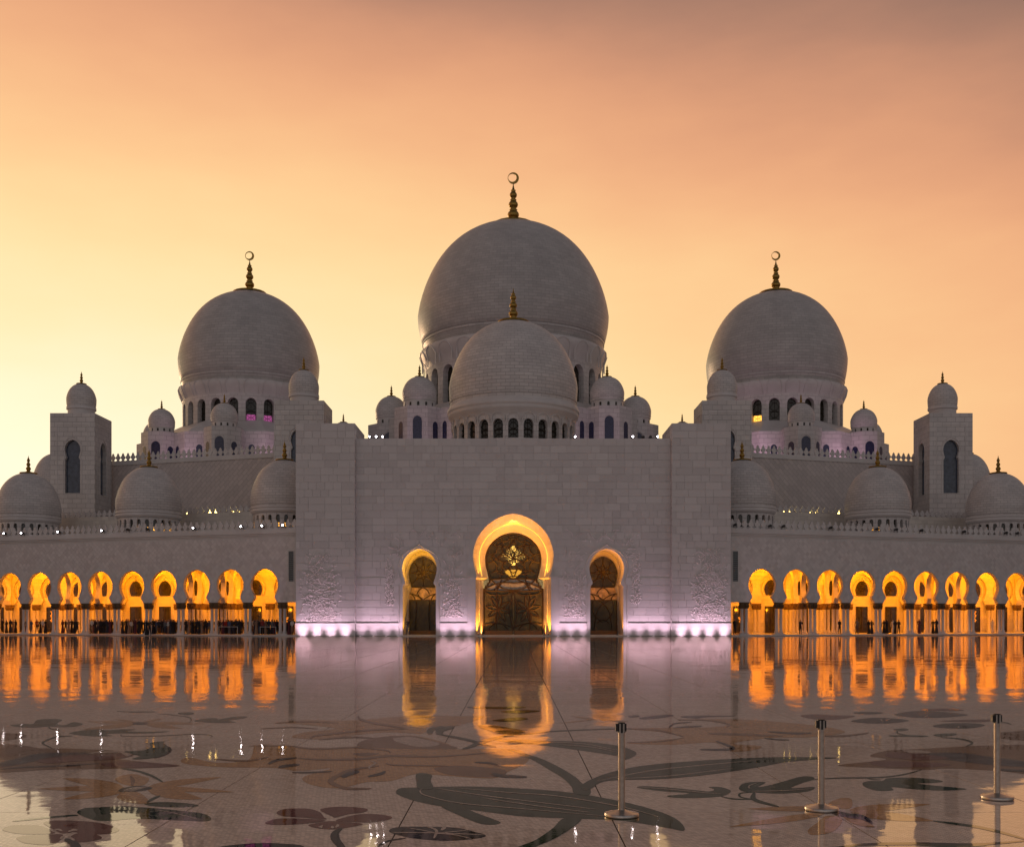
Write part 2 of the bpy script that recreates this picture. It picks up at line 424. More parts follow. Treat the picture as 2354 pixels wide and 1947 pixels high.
NI = 0
def inlay(parent, name, pts, mat, lay=1):
    global NI
    NI += 1; z = .0006+.0007*lay+(NI % 40)*1.5e-5
    Q = [fl(*p) for p in pts]
    ar = sum(a[0]*b[1]-b[0]*a[1] for a, b in zip(Q, Q[1:]+Q[:1]))
    if ar < 0: Q = Q[::-1]
    m_ = MB(); m_.face([(x, y, z) for x, y in Q]); return m_.build(name, mat, parent)
def flower(label):
    e = bpy.data.objects.new('flower_inlay', None); C.objects.link(e); e.parent = floor; e['label'] = label; return e
def T(xo, P): return [(xo+x/3.5, 1600+y/3.5) for x, y in P]
def shape(par, xo, P, mat, name='leaf', lay=1): return inlay(par, name, smooth_closed(T(xo, P)), mat, lay)
def stem(par, xo, P, w, mat='in_green', lay=2, name='stem', taper=True):
    Q = smooth_open(T(xo, P)); w = w/3.5*.5; up = []; dn = []
    n = len(Q)
    for i, p in enumerate(Q):
        a, b = Q[max(i-1, 0)], Q[min(i+1, n-1)]; dx, dy = b[0]-a[0], b[1]-a[1]; l = math.hypot(dx, dy) or 1
        k = w*(math.sin(PI*min(max((i+.6)/(n+.2), .02), .98))**.5 if taper else 1)
        hx, hy = -dy/l*k*2.2, dx/l*k
        up.append((p[0]+hx, p[1]+hy)); dn.append((p[0]-hx, p[1]-hy))
    return inlay(par, name, up+dn[::-1], mat, lay)
def petal(par, xo, a, b, w, mat='in_tan', lay=1, bias=.6):
    (ax, ay), (bx, by) = T(xo, [a, b]); w = w/3.5*.5; up = []; dn = []
    for i in range(13):
        t = i/12; k = w*math.sin(PI*t**(1/ (1.0+bias*.6)))**.8 if 0 < t < 1 else .01
        x, y = ax+(bx-ax)*t, ay+(by-ay)*t
        up.append((x, y-k)); dn.append((x, y+k))
    return inlay(par, 'petal', up+dn[::-1], mat, lay)
f1 = flower('far left flower of tan petals with dark green leaves round it')
shape(f1,0,[(80,235),(180,222),(262,222),(300,190),(400,182),(500,188),(460,222),(520,232),(590,208),(668,222),(600,245),(480,248),(390,243),(300,250),(180,250)],'in_green')
shape(f1,0,[(555,298),(640,278),(760,266),(850,272),(980,265),(1100,268),(1010,280),(1180,285),(1370,282),(1200,298),(960,298),(850,305),(900,318),(760,322),(640,312)],'in_green')
for a, b, w in (((1090,218),(690,203),24),((1090,226),(660,268),30),((1160,215),(1640,220),22),((1170,228),(1470,258),28),((1100,210),(920,184),14),((1150,210),(1310,180),16)): petal(f1,0,a,b,w)
shape(f1,0,[(1060,222),(1100,208),(1185,210),(1180,224),(1110,230)],'in_black','flower_centre',2)
shape(f1,0,[(1560,198),(1640,180),(1740,176),(1760,186),(1880,165),(1990,162),(1960,178),(1840,196),(1900,210),(1740,215),(1620,208)],'in_green')
shape(f1,0,[(1430,135),(1500,128),(1565,135),(1520,150),(1450,145)],'in_green')
stem(f1,0,[(1280,140),(1430,155),(1520,170),(1540,195),(1510,215)],6); stem(f1,0,[(390,240),(410,262),(480,270)],7)
stem(f1,0,[(590,318),(470,325),(380,352),(345,380),(420,418)],11); stem(f1,0,[(980,305),(1000,322),(1300,318),(1560,305),(1700,315),(1690,335)],5)
stem(f1,0,[(940,120),(1080,126),(1250,124)],8)
f2 = flower('large brown and maroon iris at the left edge')
shape(f2,0,[(-60,300),(100,298),(215,315),(130,345),(-60,362)],'in_brown','petal')
shape(f2,0,[(-60,392),(200,398),(330,418),(560,420),(900,435),(1040,455),(1070,480),(940,500),(1190,530),(1440,560),(1150,578),(800,585),(400,590),(0,612),(-60,560)],'in_brown','petal')
shape(f2,0,[(-60,545),(150,500),(300,462),(560,452),(760,455),(700,470),(420,490),(250,530),(90,560),(-60,572)],'in_navy','petal',2)
shape(f2,0,[(300,515),(560,475),(800,468),(1000,458),(1055,480),(930,506),(600,525),(380,540)],'in_maroon','petal',3)
shape(f2,0,[(820,540),(1100,528),(1350,545),(1440,560),(1180,575),(900,570)],'in_maroon','petal',2)
shape(f2,0,[(700,463),(800,448),(1000,442),(1062,465),(1020,485),(960,455),(820,458)],'in_line','petal',4)
shape(f2,0,[(1000,445),(1110,440),(1180,430),(1215,405),(1200,380),(1260,368),(1320,365),(1310,380),(1345,405),(1372,432),(1330,470),(1200,500),(1060,505),(1130,480),(1060,465)],'in_green','leaf',5)
stem(f2,0,[(1240,500),(1330,470),(1372,432),(1330,395),(1310,380)],9,'in_black',6)
stem(f2,0,[(-60,590),(200,572),(500,560),(800,540)],10,'in_navy',3)
f3 = flower('tan six petalled flower with a striped black centre and green leaves')
for a, b, w in (((1000,735),(505,660),66),((1000,742),(300,744),44),((1010,755),(500,828),58),((1190,728),(1790,650),50),((1200,735),(1890,770),40),((1180,750),(1630,825),82)): petal(f3,0,a,b,w,bias=.9)
shape(f3,0,[(930,660),(1050,625),(1160,645),(1200,670),(1150,715),(1050,720),(960,695)],'in_tan','petal')
shape(f3,0,[(940,810),(1000,770),(1120,775),(1200,850),(1120,865),(1000,845)],'in_tan','petal')
stem(f3,0,[(1050,640),(1070,680),(1060,718)],16,'in_brown',2)
shape(f3,0,[(950,765),(1000,735),(1120,722),(1225,735),(1180,755),(1060,768)],'in_black','flower_centre',2)
for k in range(3): stem(f3,0,[(985+k*30,765),(1050+k*40,742),(1130+k*30,730)],6,'in_line',3)
stem(f3,0,[(970,580),(1100,600),(1220,640),(1310,690)],15); stem(f3,0,[(1180,855),(1230,825),(1290,800)],16)
shape(f3,0,[(1160,865),(1300,850),(1500,860),(1600,880),(1450,893),(1250,885)],'in_green')
shape(f3,0,[(620,935),(680,900),(800,892),(1000,885),(1250,900),(1450,920),(1640,945),(1700,985),(1650,1005),(1450,998),(1100,985),(850,1003),(720,985)],'in_green')
stem(f3,0,[(1250,915),(1400,940),(1590,990)],5,'in_line',3); stem(f3,0,[(630,955),(380,975),(100,1005)],14)
f4 = flower('maroon flower at the bottom left corner')
shape(f4,0,[(350,1020),(420,1000),(560,1000),(750,1010),(890,1040),(960,1075),(880,1105),(700,1110),(600,1092),(545,1100),(490,1100),(430,1070)],'in_maroon','petal')
shape(f4,0,[(600,1108),(720,1095),(820,1135),(760,1160),(640,1175),(560,1150)],'in_maroon','petal')
shape(f4,0,[(370,1112),(500,1110),(490,1150),(450,1180),(380,1195),(200,1180),(130,1140),(220,1118)],'in_maroon','petal')
shape(f4,0,[(20,1075),(90,1040),(250,1035),(345,1045),(420,1085),(440,1100),(350,1108),(150,1105)],'in_maroon','petal')
for P in ([(430,1078),(470,1072),(500,1085)],[(550,1090),(590,1075),(625,1078)],[(490,1150),(500,1135),(520,1130)],[(550,1130),(575,1145),(600,1160)]): stem(f4,0,P,14,'in_line',3)
stem(f4,0,[(520,1150),(580,1175),(612,1214),(615,1280)],40,'in_black',2)
f5 = flower('dark round leaf cut by the bottom edge')
shape(f5,0,[(1740,1224),(1850,1198),(2100,1180),(2280,1185),(2440,1205),(2440,1290),(1740,1290)],'in_black')
f6 = flower('sprawling pale tan orchid left of centre')
shape(f6,600,[(100,215),(350,192),(620,195),(860,185),(1150,160),(1380,155),(1560,160),(1800,165),(1560,240),(1350,245),(1300,300),(1000,290),(600,330),(450,345),(250,330),(350,290),(600,260),(300,225)],'in_tan','petal')
shape(f6,600,[(-40,395),(160,395),(420,415),(760,405),(900,350),(1200,315),(1500,380),(1580,425),(1900,420),(2100,440),(2150,520),(1960,620),(1850,660),(1500,640),(1250,625),(1050,680),(850,690),(620,740),(400,710),(340,650),(560,580),(300,600),(100,575),(-300,570),(-600,545),(-640,510),(-560,495),(-350,535),(-100,510)],'in_tan','petal')
shape(f6,600,[(740,460),(850,455),(950,462),(860,482),(780,478)],'in_brown','petal',2)
shape(f6,600,[(880,340),(1200,318),(1460,380),(1580,420),(1300,425),(1060,420),(780,400)],'in_brown','petal',2)
shape(f6,600,[(1060,345),(1180,326),(1300,345),(1440,385),(1300,410),(1150,385)],'in_line','petal',3)
shape(f6,600,[(1400,575),(1600,560),(1960,590),(1900,650),(1600,640),(1450,615)],'in_brown','petal',2)
for P, w, m_ in (([(-100,400),(200,400),(450,425),(760,412),(1000,435),(1040,455)],13,'in_brown'),([(300,500),(500,510),(800,505),(1040,480),(1400,485),(1900,450)],17,'in_brown'),
    ([(0,262),(250,250),(460,262)],8,'in_brown'),([(120,215),(350,204),(620,215)],8,'in_brown'),([(400,345),(430,320),(600,300),(900,272),(1150,265)],14,'in_brown'),
    ([(460,350),(700,330),(900,335)],12,'in_brown'),([(780,160),(800,185),(900,215),(1050,240),(1180,265)],16,'in_brown'),([(60,545),(130,515),(290,495)],18,'in_navy'),
    ([(140,572),(210,560),(310,550)],22,'in_navy'),([(250,615),(420,612),(570,605)],12,'in_black'),([(650,652),(700,625),(790,605)],34,'in_navy'),([(860,648),(960,625),(1000,605)],20,'in_black'),
    ([(950,560),(720,595),(620,640),(560,685),(640,730),(740,745),(890,742)],24,'in_brown'),([(1720,532),(1850,540),(1920,560)],16,'in_black'),([(1850,620),(1930,640),(2140,650)],24,'in_black'),
    ([(880,520),(920,540),(870,570),(880,590)],10,'in_line'),([(1000,540),(1100,555),(1500,560)],10,'in_brown'),([(-380,505),(-120,520),(60,490)],12,'in_brown')): stem(f6,600,P,w,m_,4)
for P, w in (([(1360,305),(1370,268),(1470,245)],26),([(1430,310),(1450,270),(1550,248)],34),([(1430,305),(1560,330),(1700,360),(1780,385),(1890,408)],18),([(1620,425),(1700,400),(1760,375),(1950,320),(2110,290)],24)): stem(f6,600,P,w,'in_green',5)
shape(f6,600,[(1740,240),(1850,235),(2000,255),(2130,285),(2000,310),(1880,290)],'in_green','leaf',5)
stem(f6,600,[(1660,88),(1900,95),(2130,90)],16,'in_green',5); shape(f6,600,[(1920,125),(2100,112),(2250,120),(2100,138)],'in_green','leaf',5)
shape(f6,600,[(1860,195),(2060,172),(2150,185),(1980,205)],'in_green','leaf',5)
f7 = flower('huge dark green leaf with pale veins and a crossing stem in the centre foreground')
shape(f7,600,[(1085,770),(1120,740),(1250,732),(1700,725),(2100,742),(2500,775),(2900,845),(3200,925),(3360,1000),(3405,1080),(3250,1055),(2900,1000),(2500,982),(2100,965),(1700,915),(1450,885),(1250,845),(1120,800)],'in_green')
for P in ([(1300,745),(1280,765),(1330,800),(1600,860),(2100,905),(2780,965)],[(1400,740),(1800,800),(2200,850),(2700,910)],[(1560,738),(2000,775),(2400,805),(2900,890),(3200,970)],[(1800,820),(2200,880),(2650,935)]): stem(f7,600,P,6,'in_line',4,'vein')
shape(f7,600,[(1255,622),(1370,630),(1365,680),(1382,742),(1270,745),(1250,690)],'in_green','stem',3)
shape(f7,600,[(1450,885),(1640,905),(1750,945),(1900,1000),(1925,1020),(1860,1033),(1750,1020),(1600,960)],'in_green','leaf',2)
shape(f7,1200,[(-260,352),(0,350),(200,357),(500,365),(760,395),(880,430),(922,460),(880,495),(800,515),(760,480),(500,440),(200,400)],'in_green')
shape(f7,1200,[(-120,430),(0,455),(150,500),(300,570),(430,650),(490,705),(545,730),(540,795),(420,780),(400,730),(330,660),(200,580),(100,520),(0,478)],'in_green','stem',2)
shape(f7,1200,[(480,715),(600,650),(760,600),(1000,555),(1400,520),(1800,498),(2100,490),(2540,495),(2150,525),(1900,570),(1500,630),(1100,665),(800,672),(640,690),(560,740),(500,760)],'in_green','leaf',3)
for P in ([(600,685),(1000,605),(1400,560),(1900,515)],[(760,665),(1200,640),(1700,580)],[(200,370),(500,385),(780,440)],[(300,390),(560,410),(760,450)]): stem(f7,1200,P,5,'in_line',4,'vein')
shape(f7,1200,[(330,985),(480,978),(400,1060),(250,1150),(100,1214),(-60,1300),(-260,1300),(0,1200),(120,1150),(250,1060)],'in_green','stem',3)
stem(f7,1200,[(-200,320),(0,308),(250,282),(750,262),(1000,265)],10)
f8 = flower('round black green leaf with white veins at the bottom centre')
shape(f8,600,[(1030,1085),(1080,1055),(1250,1048),(1550,1055),(1700,1085),(1810,1120),(1720,1145),(1500,1162),(1250,1145),(1100,1115)],'in_black')
for P, w in (([(1050,1095),(1400,1100),(1800,1115)],8),([(1330,1046),(1410,1080),(1390,1145)],12),([(1400,1100),(1550,1090),(1680,1075)],6),([(1420,1105),(1560,1115),(1700,1150)],8),([(1450,1078),(1470,1062),(1480,1048)],16),([(1180,1060),(1280,1075),(1400,1098)],6)): stem(f8,600,P,w,'in_line',3,'vein')
stem(f8,600,[(1170,1140),(1020,1165),(930,1214),(900,1260)],12,'in_black')
f9 = flower('maroon five petalled flower left of the round dark leaf')
shape(f9,600,[(125,935),(200,905),(380,905),(470,930),(505,970),(520,990),(350,976),(180,965)],'in_maroon','petal')
shape(f9,600,[(35,1015),(130,985),(300,982),(520,997),(380,1022),(180,1035),(60,1030)],'in_maroon','petal')
shape(f9,600,[(380,1037),(450,1018),(560,1004),(700,1012),(820,1027),(720,1052),(580,1070),(450,1060)],'in_maroon','petal')
shape(f9,600,[(475,915),(560,892),(700,888),(850,905),(830,932),(700,950),(600,975),(570,965)],'in_maroon','petal')
shape(f9,600,[(600,1000),(680,972),(800,948),(950,950),(1050,970),(1020,995),(870,1015),(700,1008)],'in_maroon','petal')
stem(f9,600,[(650,1060),(600,1100),(600,1150),(650,1214),(680,1260)],34,'in_black',2)
for P in ([(500,1040),(480,1050),(490,1062)],[(570,1045),(575,1055),(572,1064)],[(620,1030),(615,1045),(600,1055)]): stem(f9,600,P,12,'in_line',3)
f10 = flower('pair of split green leaves on curling stems right of centre')
shape(f10,1200,[(930,735),(980,722),(1200,735),(1400,755),(1510,764),(1545,748),(1500,730),(1600,730),(1680,760),(1640,795),(1550,810),(1400,818),(1220,815),(1170,800),(1300,788),(1330,778),(1100,760)],'in_green')
shape(f10,1200,[(1745,735),(1800,695),(1960,690),(1900,728),(1990,715),(2120,680),(2250,645),(2340,648),(2345,670),(2250,700),(2170,738),(2350,730),(2300,765),(2100,782),(1900,775),(1780,765)],'in_green')
stem(f10,1200,[(1870,775),(1860,820),(1920,850),(2060,885)],22); stem(f10,1200,[(1600,805),(1700,825),(1860,830)],10); stem(f10,1200,[(1870,772),(1760,780),(1760,810),(1860,828)],9)
for P in ([(950,733),(1200,750),(1450,775),(1600,785)],[(1830,745),(1830,720),(1900,695)],[(1850,765),(2100,760),(2330,745)]): stem(f10,1200,P,5,'in_line',4,'vein')
f11 = flower('pale brown orchid in the right middle distance')
shape(f11,1200,[(840,262),(1100,255),(1500,250),(1650,230),(1500,200),(1250,185),(1700,185),(2000,200),(2400,240),(2600,290),(2300,330),(2000,335),(1700,380),(1920,400),(1880,430),(1700,445),(1650,400),(1520,370),(1200,390),(850,378),(1150,350),(1300,325),(1150,290)],'in_tan','petal')
for P, w, m_ in (([(1430,428),(1600,430),(1700,418),(1560,360)],18,'in_navy'),([(900,262),(1100,275),(1300,325)],12,'in_brown'),([(840,372),(1100,365),(1300,335)],9,'in_brown'),([(1180,255),(1230,220),(1370,208)],9,'in_navy'),([(1220,255),(1350,245),(1450,242)],12,'in_navy'),
   ([(1980,285),(2200,300),(2330,295)],16,'in_navy'),([(1950,338),(2080,350),(2150,352)],12,'in_navy'),([(1500,300),(1800,310),(2100,320)],18,'in_brown'),([(1250,190),(1500,195),(1660,225),(1640,250)],10,'in_brown'),([(2400,320),(2600,318),(2790,295)],14,'in_brown')): stem(f11,1200,P,w,m_,3)
for P in ([(850,160),(920,152),(950,162),(880,172)],[(940,175),(1050,158),(1190,148),(1215,158),(1100,178),(980,185)],[(1270,165),(1400,155),(1720,158),(1500,168),(1400,180)]): shape(f11,1200,P,'in_navy')
petal(f11,1200,(600,188),(390,160),16); petal(f11,1200,(620,188),(860,205),12); petal(f11,1200,(570,190),(290,218),10)
f12 = flower('tan flower behind the middle steel post')
petal(f12,1754,(520,905),(-130,905),42,bias=.9); petal(f12,1754,(500,945),(-270,1050),50,bias=.9)
shape(f12,1754,[(520,870),(600,825),(700,820),(720,870),(690,905),(580,895)],'in_tan','petal'); petal(f12,1754,(690,915),(1350,868),56,bias=.9); petal(f12,1754,(700,930),(1385,1003),70,bias=.9)
shape(f12,1754,[(360,1080),(430,1020),(520,960),(640,990),(560,1090),(400,1115)],'in_tan','petal')
petal(f12,1754,(640,960),(900,1050),70,bias=.6)
for k in range(4): stem(f12,1754,[(560,915+k*10),(680,945+k*9),(800,960+k*10),(880,1015+k*5)],10,'in_black',3)
stem(f12,1754,[(1370,1003),(1690,1045),(1900,1090),(2150,1160)],20)
stem(f12,1754,[(0,855),(70,875),(130,890)],12)
f13 = flower('forked dark green leaf left of the right steel post')
shape(f13,1754,[(800,700),(850,682),(960,680),(1000,660),(1150,653),(1350,665),(1450,685),(1350,698),(1240,700),(1400,720),(1640,745),(1450,758),(1200,745),(1040,730),(1045,755),(930,760),(830,735)],'in_green')
stem(f13,1754,[(400,672),(600,658),(950,652),(1150,625),(1280,590)],10); stem(f13,1754,[(830,655),(880,668),(950,672)],8)
f14 = flower('large brown and navy iris at the right edge')
shape(f14,1754,[(600,556),(860,525),(990,505),(860,480),(980,440),(1130,430),(1500,410),(1850,395),(2250,410),(2250,620),(1900,600),(1500,580),(1300,590),(900,575)],'in_brown','petal')
shape(f14,1754,[(1340,460),(1600,455),(1850,490),(2250,545),(2250,575),(1800,550),(1550,520),(1350,495)],'in_navy','petal',2)
shape(f14,1754,[(1000,455),(1150,455),(1340,470),(1500,500),(1250,515),(1010,490)],'in_maroon','petal',3)
shape(f14,1754,[(1120,435),(1300,438),(1345,458),(1200,460)],'in_line','petal',4)
shape(f14,1754,[(860,530),(1100,520),(1500,545),(1400,565),(1000,570)],'in_maroon','petal',2)
shape(f14,1754,[(1850,300),(2000,285),(2250,265),(2250,350),(1950,345)],'in_brown','petal')
stem(f14,1754,[(1870,585),(2000,598),(2200,600)],16,'in_black',3); stem(f14,1754,[(1430,330),(1600,345),(1680,375),(1630,405)],12)
f15 = flower('group of dark lily pads in the right distance')
for P, m_ in (([(300,155),(420,145),(560,152),(740,158),(650,180),(500,190),(380,180)],'in_maroon'),([(705,200),(850,175),(1000,174),(1175,195),(1050,215),(850,218)],'in_black'),([(730,130),(850,125),(970,132),(880,145),(760,142)],'in_black'),
   ([(1055,148),(1200,120),(1400,122),(1650,148),(1500,168),(1300,174),(1150,165)],'in_navy'),([(1280,105),(1500,98),(1620,112),(1500,119),(1300,114)],'in_maroon'),([(1365,238),(1500,217),(1700,217),(1785,235),(1650,258),(1450,255)],'in_black'),
   ([(1420,200),(1700,187),(1850,190),(1750,208)],'in_maroon'),([(1050,265),(1140,258),(1170,272),(1090,280)],'in_green'),([(1370,310),(1450,300),(1550,300),(1540,315),(1420,325)],'in_green')): shape(f15,1754,P,m_)
stem(f15,1754,[(1010,318),(1200,320),(1330,322)],14); stem(f15,1754,[(1080,280),(1090,300),(1180,315)],7); stem(f15,1754,[(1850,215),(1950,212),(2000,228)],7)
for P in ([(960,200),(940,185)],[(980,195),(1040,178)],[(1300,172),(1330,155)],[(1570,258),(1575,240)]): stem(f15,1754,[P[0],((P[0][0]+P[1][0])/2,(P[0][1]+P[1][1])/2),P[1]],7,'in_line',4,'vein')
f16 = flower('long dark stem running along the bottom right edge')
stem(f16,1754,[(500,1235),(780,1195),(1200,1185),(1700,1192),(2150,1160)],22,'in_black')
stem(f16,1754,[(1200,1190),(1500,1205),(1800,1198)],16,'in_green',3)
LAMP_K = 1.75

# ================================================================== DOMES
def finial(s, crescent=True, disc=120):
    """gilded finial; s = metres per unit"""
    m_ = MB()
    P = [(disc,-6),(disc,2),(disc*.96,5),(disc*.55,12),(34,20),(24,28),(22,33),(26,36)]
    def ball(c, r, h): return [(r*math.sin(a), c-h*math.cos(a)) for a in [PI*(.22+.56*i/8) for i in range(9)]]
    P += ball(60,33,27)+[(22,86),(24,89),(16,93)]+ball(118,27,24)+[(17,143),(19,146),(12,150)]+ball(173,21,21)+[(12,196),(15,200),(8,204),(4,222),(1.5,240),(0,242)]
    m_.lathe([(r*s, z*s) for r, z in P], 20)
    f = m_.mesh('finial', 'gold', True); c = None
    if crescent:
        m_ = MB(); n = 32; ro, ri, ox = 32*s, 24*s, -5.5*s; cz = 270*s; w = 4*s
        for i in range(n):
            a, b = 2*PI*i/n, 2*PI*(i+1)/n
            A = (ro*math.cos(a), ro*math.sin(a)+cz); B = (ro*math.cos(b), ro*math.sin(b)+cz)
            D = (ox+ri*math.cos(a), ri*math.sin(a)+cz+2*s); E = (ox+ri*math.cos(b), ri*math.sin(b)+cz+2*s)
            m_.face([(A[0],-w,A[1]),(B[0],-w,B[1]),(E[0],-w,E[1]),(D[0],-w,D[1])][::-1]); m_.face([(A[0],w,A[1]),(B[0],w,B[1]),(E[0],w,E[1]),(D[0],w,D[1])])
            m_.face([(A[0],-w,A[1]),(A[0],w,A[1]),(B[0],w,B[1]),(B[0],-w,B[1])]); m_.face([(D[0],-w,D[1]),(E[0],-w,E[1]),(E[0],w,E[1]),(D[0],w,D[1])])
        c = m_.mesh('crescent', 'gold')
    return f, c
def shell_prof(R_, zt, zw, zs, rb, lip=.012):
    H = zt-zw; P = []
    n = 10
    for i in range(n): 
        t = i/n; P.append((R_-(R_-rb)*(1-t)**1.8, zs+(zw-zs)*t))
    n = 22
    for i in range(n+1):
        a = PI/2*i/n; c, s_ = math.cos(a), math.sin(a)
        P.append((R_*(c*(1-.035*math.sin(PI*s_))), zw+H*s_))
    P[-1] = (0, zt)
    if lip:                                 # a low ring band near the foot of the shell
        k = 2; r0 = P[k][0]; z = P[k][1]; w = (zw-zs)*.06
        P[k:k+1] = [(r0, z), (r0, z), (r0+lip*R_, z), (r0+lip*R_, z), (r0+lip*R_+.01, z+w), (r0+lip*R_+.01, z+w), (r0+.01, z+w*1.3), (r0+.01, z+w*1.3)]
    return P
def pane_mesh(w, zb, zs, za, depth, Rr):
    m_ = MB(); P = arched(w*1.04, zb-.02, zs, za+.03, 6)
    q = [(a, z) for a, z in P[:-1]]+[(0, P[-1][1])]+[(-a, z) for a, z in P[:-1][::-1]]
    m_.face([(x, -(Rr-depth)+.02, z) for x, z in q]); return m_
def dome_thing(label, loc, spec, group='marble domes with gilded finials', cat='dome'):
    t = thing('dome', label, cat, loc, group); s = spec
    m_ = MB(); m_.lathe(shell_prof(s['R'], s['zt'], s['zw'], s['zs'], s['rb'], s.get('lip', .012)), s.get('seg', 96)); m_.build('dome_shell', s['mat'], t, smooth=True)
    f, c = finial(s['fs'], s.get('cres', False), s.get('disc', 120)); fo = link('finial', f, t, (0, 0, s['zt']-s['fs']*2))
    if c: link('crescent', c, fo)
    if s.get('collar'):
        m_ = MB(); m_.lathe(s['collar'], s.get('seg', 96)); m_.build('collar', s.get('cmat', 'plain'), t, smooth=True)
    if s.get('N'):
        Rd, N_, w, zb, zs, za, th = s['Rd'], s['N'], s['w'], s['wzb'], s['wzs'], s['wza'], s['th']
        per = 2*PI*Rd; m_ = MB(cyl_map(Rd))
        wall_open(m_, -per/2, per/2, s['dz0'], s['dz1'], 0, th,
                  [(per*((i+.5)/N_-.5), arched(w, zb, zs, za)) for i in range(N_)], du=.6, ends=False, top=True)
        off = 0 if s.get('half') else PI/N_
        o = m_.build('drum', s.get('dmat', 'wall'), t); o.rotation_euler = (0, 0, off)
        pm = pane_mesh(w, zb, zs, za, th, Rd).mesh('window', s.get('glass', 'glass_dark'))
        lt = None
        if w > .6:
            m_ = MB(); yy = -(Rd-th)-.06; hh = za-zb; m_.tube([(-w, yy, zb+hh*.45), (w, yy, zb+hh*.45)], .045, 4)
            for k in range(3):
                for sg in (-1, 1):
                    z0_ = zb+hh*(.0+.3*k); m_.tube([(-sg*w*.95, yy, z0_), (-sg*w*.3, yy, z0_+hh*.2), (sg*w*.35, yy, z0_+hh*.22), (sg*w*(.95 if k < 2 else .6), yy, z0_+hh*.36)], .03, 4)
            m_.tube([(0, yy, zb), (0, yy, za)], .03, 4); lt = m_.mesh('lattice', 'frame')
        for i in range(N_):
            a = 2*PI*((i+.5)/N_-.5)+off
            if math.cos(a) < -.2: continue
            wo = link('window', pm, t, rz=a)
            if lt: link('lattice', lt, wo)
            if s.get('lit') and s['lit'](a):
                k = s['lit'](a); mm = MB(); hh = (za-zb)*.42
                mm.box(-w*.80, w*.80, -(Rd-th)-.03, -(Rd-th)-.005, zb+.08, zb+hh*.8)
                kk = s.get('litmat', 'lamp_warm_dim')
                link('lamp_glow', mm.mesh('lamp_glow', kk), wo)
                if math.cos(a) < .2: pass
    if s.get('niche'):                      # blind arches under the flare
        Rn, N_, w, zb, zs, za, rr = s['niche']; off = 0 if s.get('half') else PI/N_
        m_ = MB()
        P = arched(w, zb, zs, za, 6); q = [(-a, z) for a, z in P]+[(a, z) for a, z in P[:-1][::-1]]
        def rad(z): 
            c_ = s['collar']
            for (r0, z0), (r1, z1) in zip(c_, c_[1:]):
                lo, hi = min(z0, z1), max(z0, z1)
                if lo <= z <= hi and hi > lo: return r0+(r1-r0)*(z-z0)/(z1-z0)
            return Rn
        m_.tube([(rad(z)*math.sin(x/Rn), -rad(z)*math.cos(x/Rn)-.02, z) for x, z in q], rr, 5)
        me = m_.mesh('blind_arch', 'plain')
        for i in range(N_):
            a = 2*PI*((i+.5)/N_-.5)+off
            if math.cos(a) > -.2: link('blind_arch', me, t, rz=a)
    return t
SIDE = -46.7
# --- main dome
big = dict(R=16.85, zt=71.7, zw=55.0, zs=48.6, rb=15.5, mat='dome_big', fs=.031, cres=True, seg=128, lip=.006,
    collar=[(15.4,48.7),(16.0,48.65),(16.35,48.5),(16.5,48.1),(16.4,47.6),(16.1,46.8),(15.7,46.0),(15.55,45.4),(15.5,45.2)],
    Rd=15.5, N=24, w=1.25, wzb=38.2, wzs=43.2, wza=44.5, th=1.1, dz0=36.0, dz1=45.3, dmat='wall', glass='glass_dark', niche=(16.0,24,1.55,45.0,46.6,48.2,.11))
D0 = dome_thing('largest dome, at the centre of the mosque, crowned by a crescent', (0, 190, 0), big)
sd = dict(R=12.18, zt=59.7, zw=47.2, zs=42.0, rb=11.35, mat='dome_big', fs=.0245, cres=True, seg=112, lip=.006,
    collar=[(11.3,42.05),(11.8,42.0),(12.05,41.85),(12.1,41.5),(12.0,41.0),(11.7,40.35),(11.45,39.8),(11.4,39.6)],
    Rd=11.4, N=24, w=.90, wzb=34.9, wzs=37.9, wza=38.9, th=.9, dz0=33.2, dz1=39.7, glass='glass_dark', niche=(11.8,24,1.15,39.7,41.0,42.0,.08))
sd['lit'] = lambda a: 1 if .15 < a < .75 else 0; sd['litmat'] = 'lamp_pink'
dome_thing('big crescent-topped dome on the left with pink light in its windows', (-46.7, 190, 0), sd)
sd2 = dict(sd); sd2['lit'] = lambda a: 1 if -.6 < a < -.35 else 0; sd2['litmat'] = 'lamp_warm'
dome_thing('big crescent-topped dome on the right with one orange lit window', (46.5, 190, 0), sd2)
# --- entrance dome
fr = dict(R=8.38, zt=40.7, zw=32.0, zs=29.4, rb=8.2, mat='dome_mid', fs=.0185, cres=False, disc=112, seg=112, lip=.010,
    collar=[(8.15,29.5),(8.3,29.4),(8.3,29.2),(8.3,29.2),(8.5,29.05),(8.6,28.8),(8.6,28.6),(8.6,28.6),(8.45,28.4),(8.5,28.2),(8.45,28.0),(8.15,27.6),(8.0,27.3),(7.95,27.1)],
    Rd=7.95, N=26, w=.64, wzb=24.3, wzs=26.0, wza=26.7, th=.5, dz0=22.5, dz1=27.2, glass='glass_dark', half=False, niche=(8.05,26,.82,26.3,26.7,27.45,.06))
fr['mat'] = 'dome_mid'
dome_thing('gold-tipped dome over the entrance hall, directly in front of the largest dome', (0, 140, 0), fr)
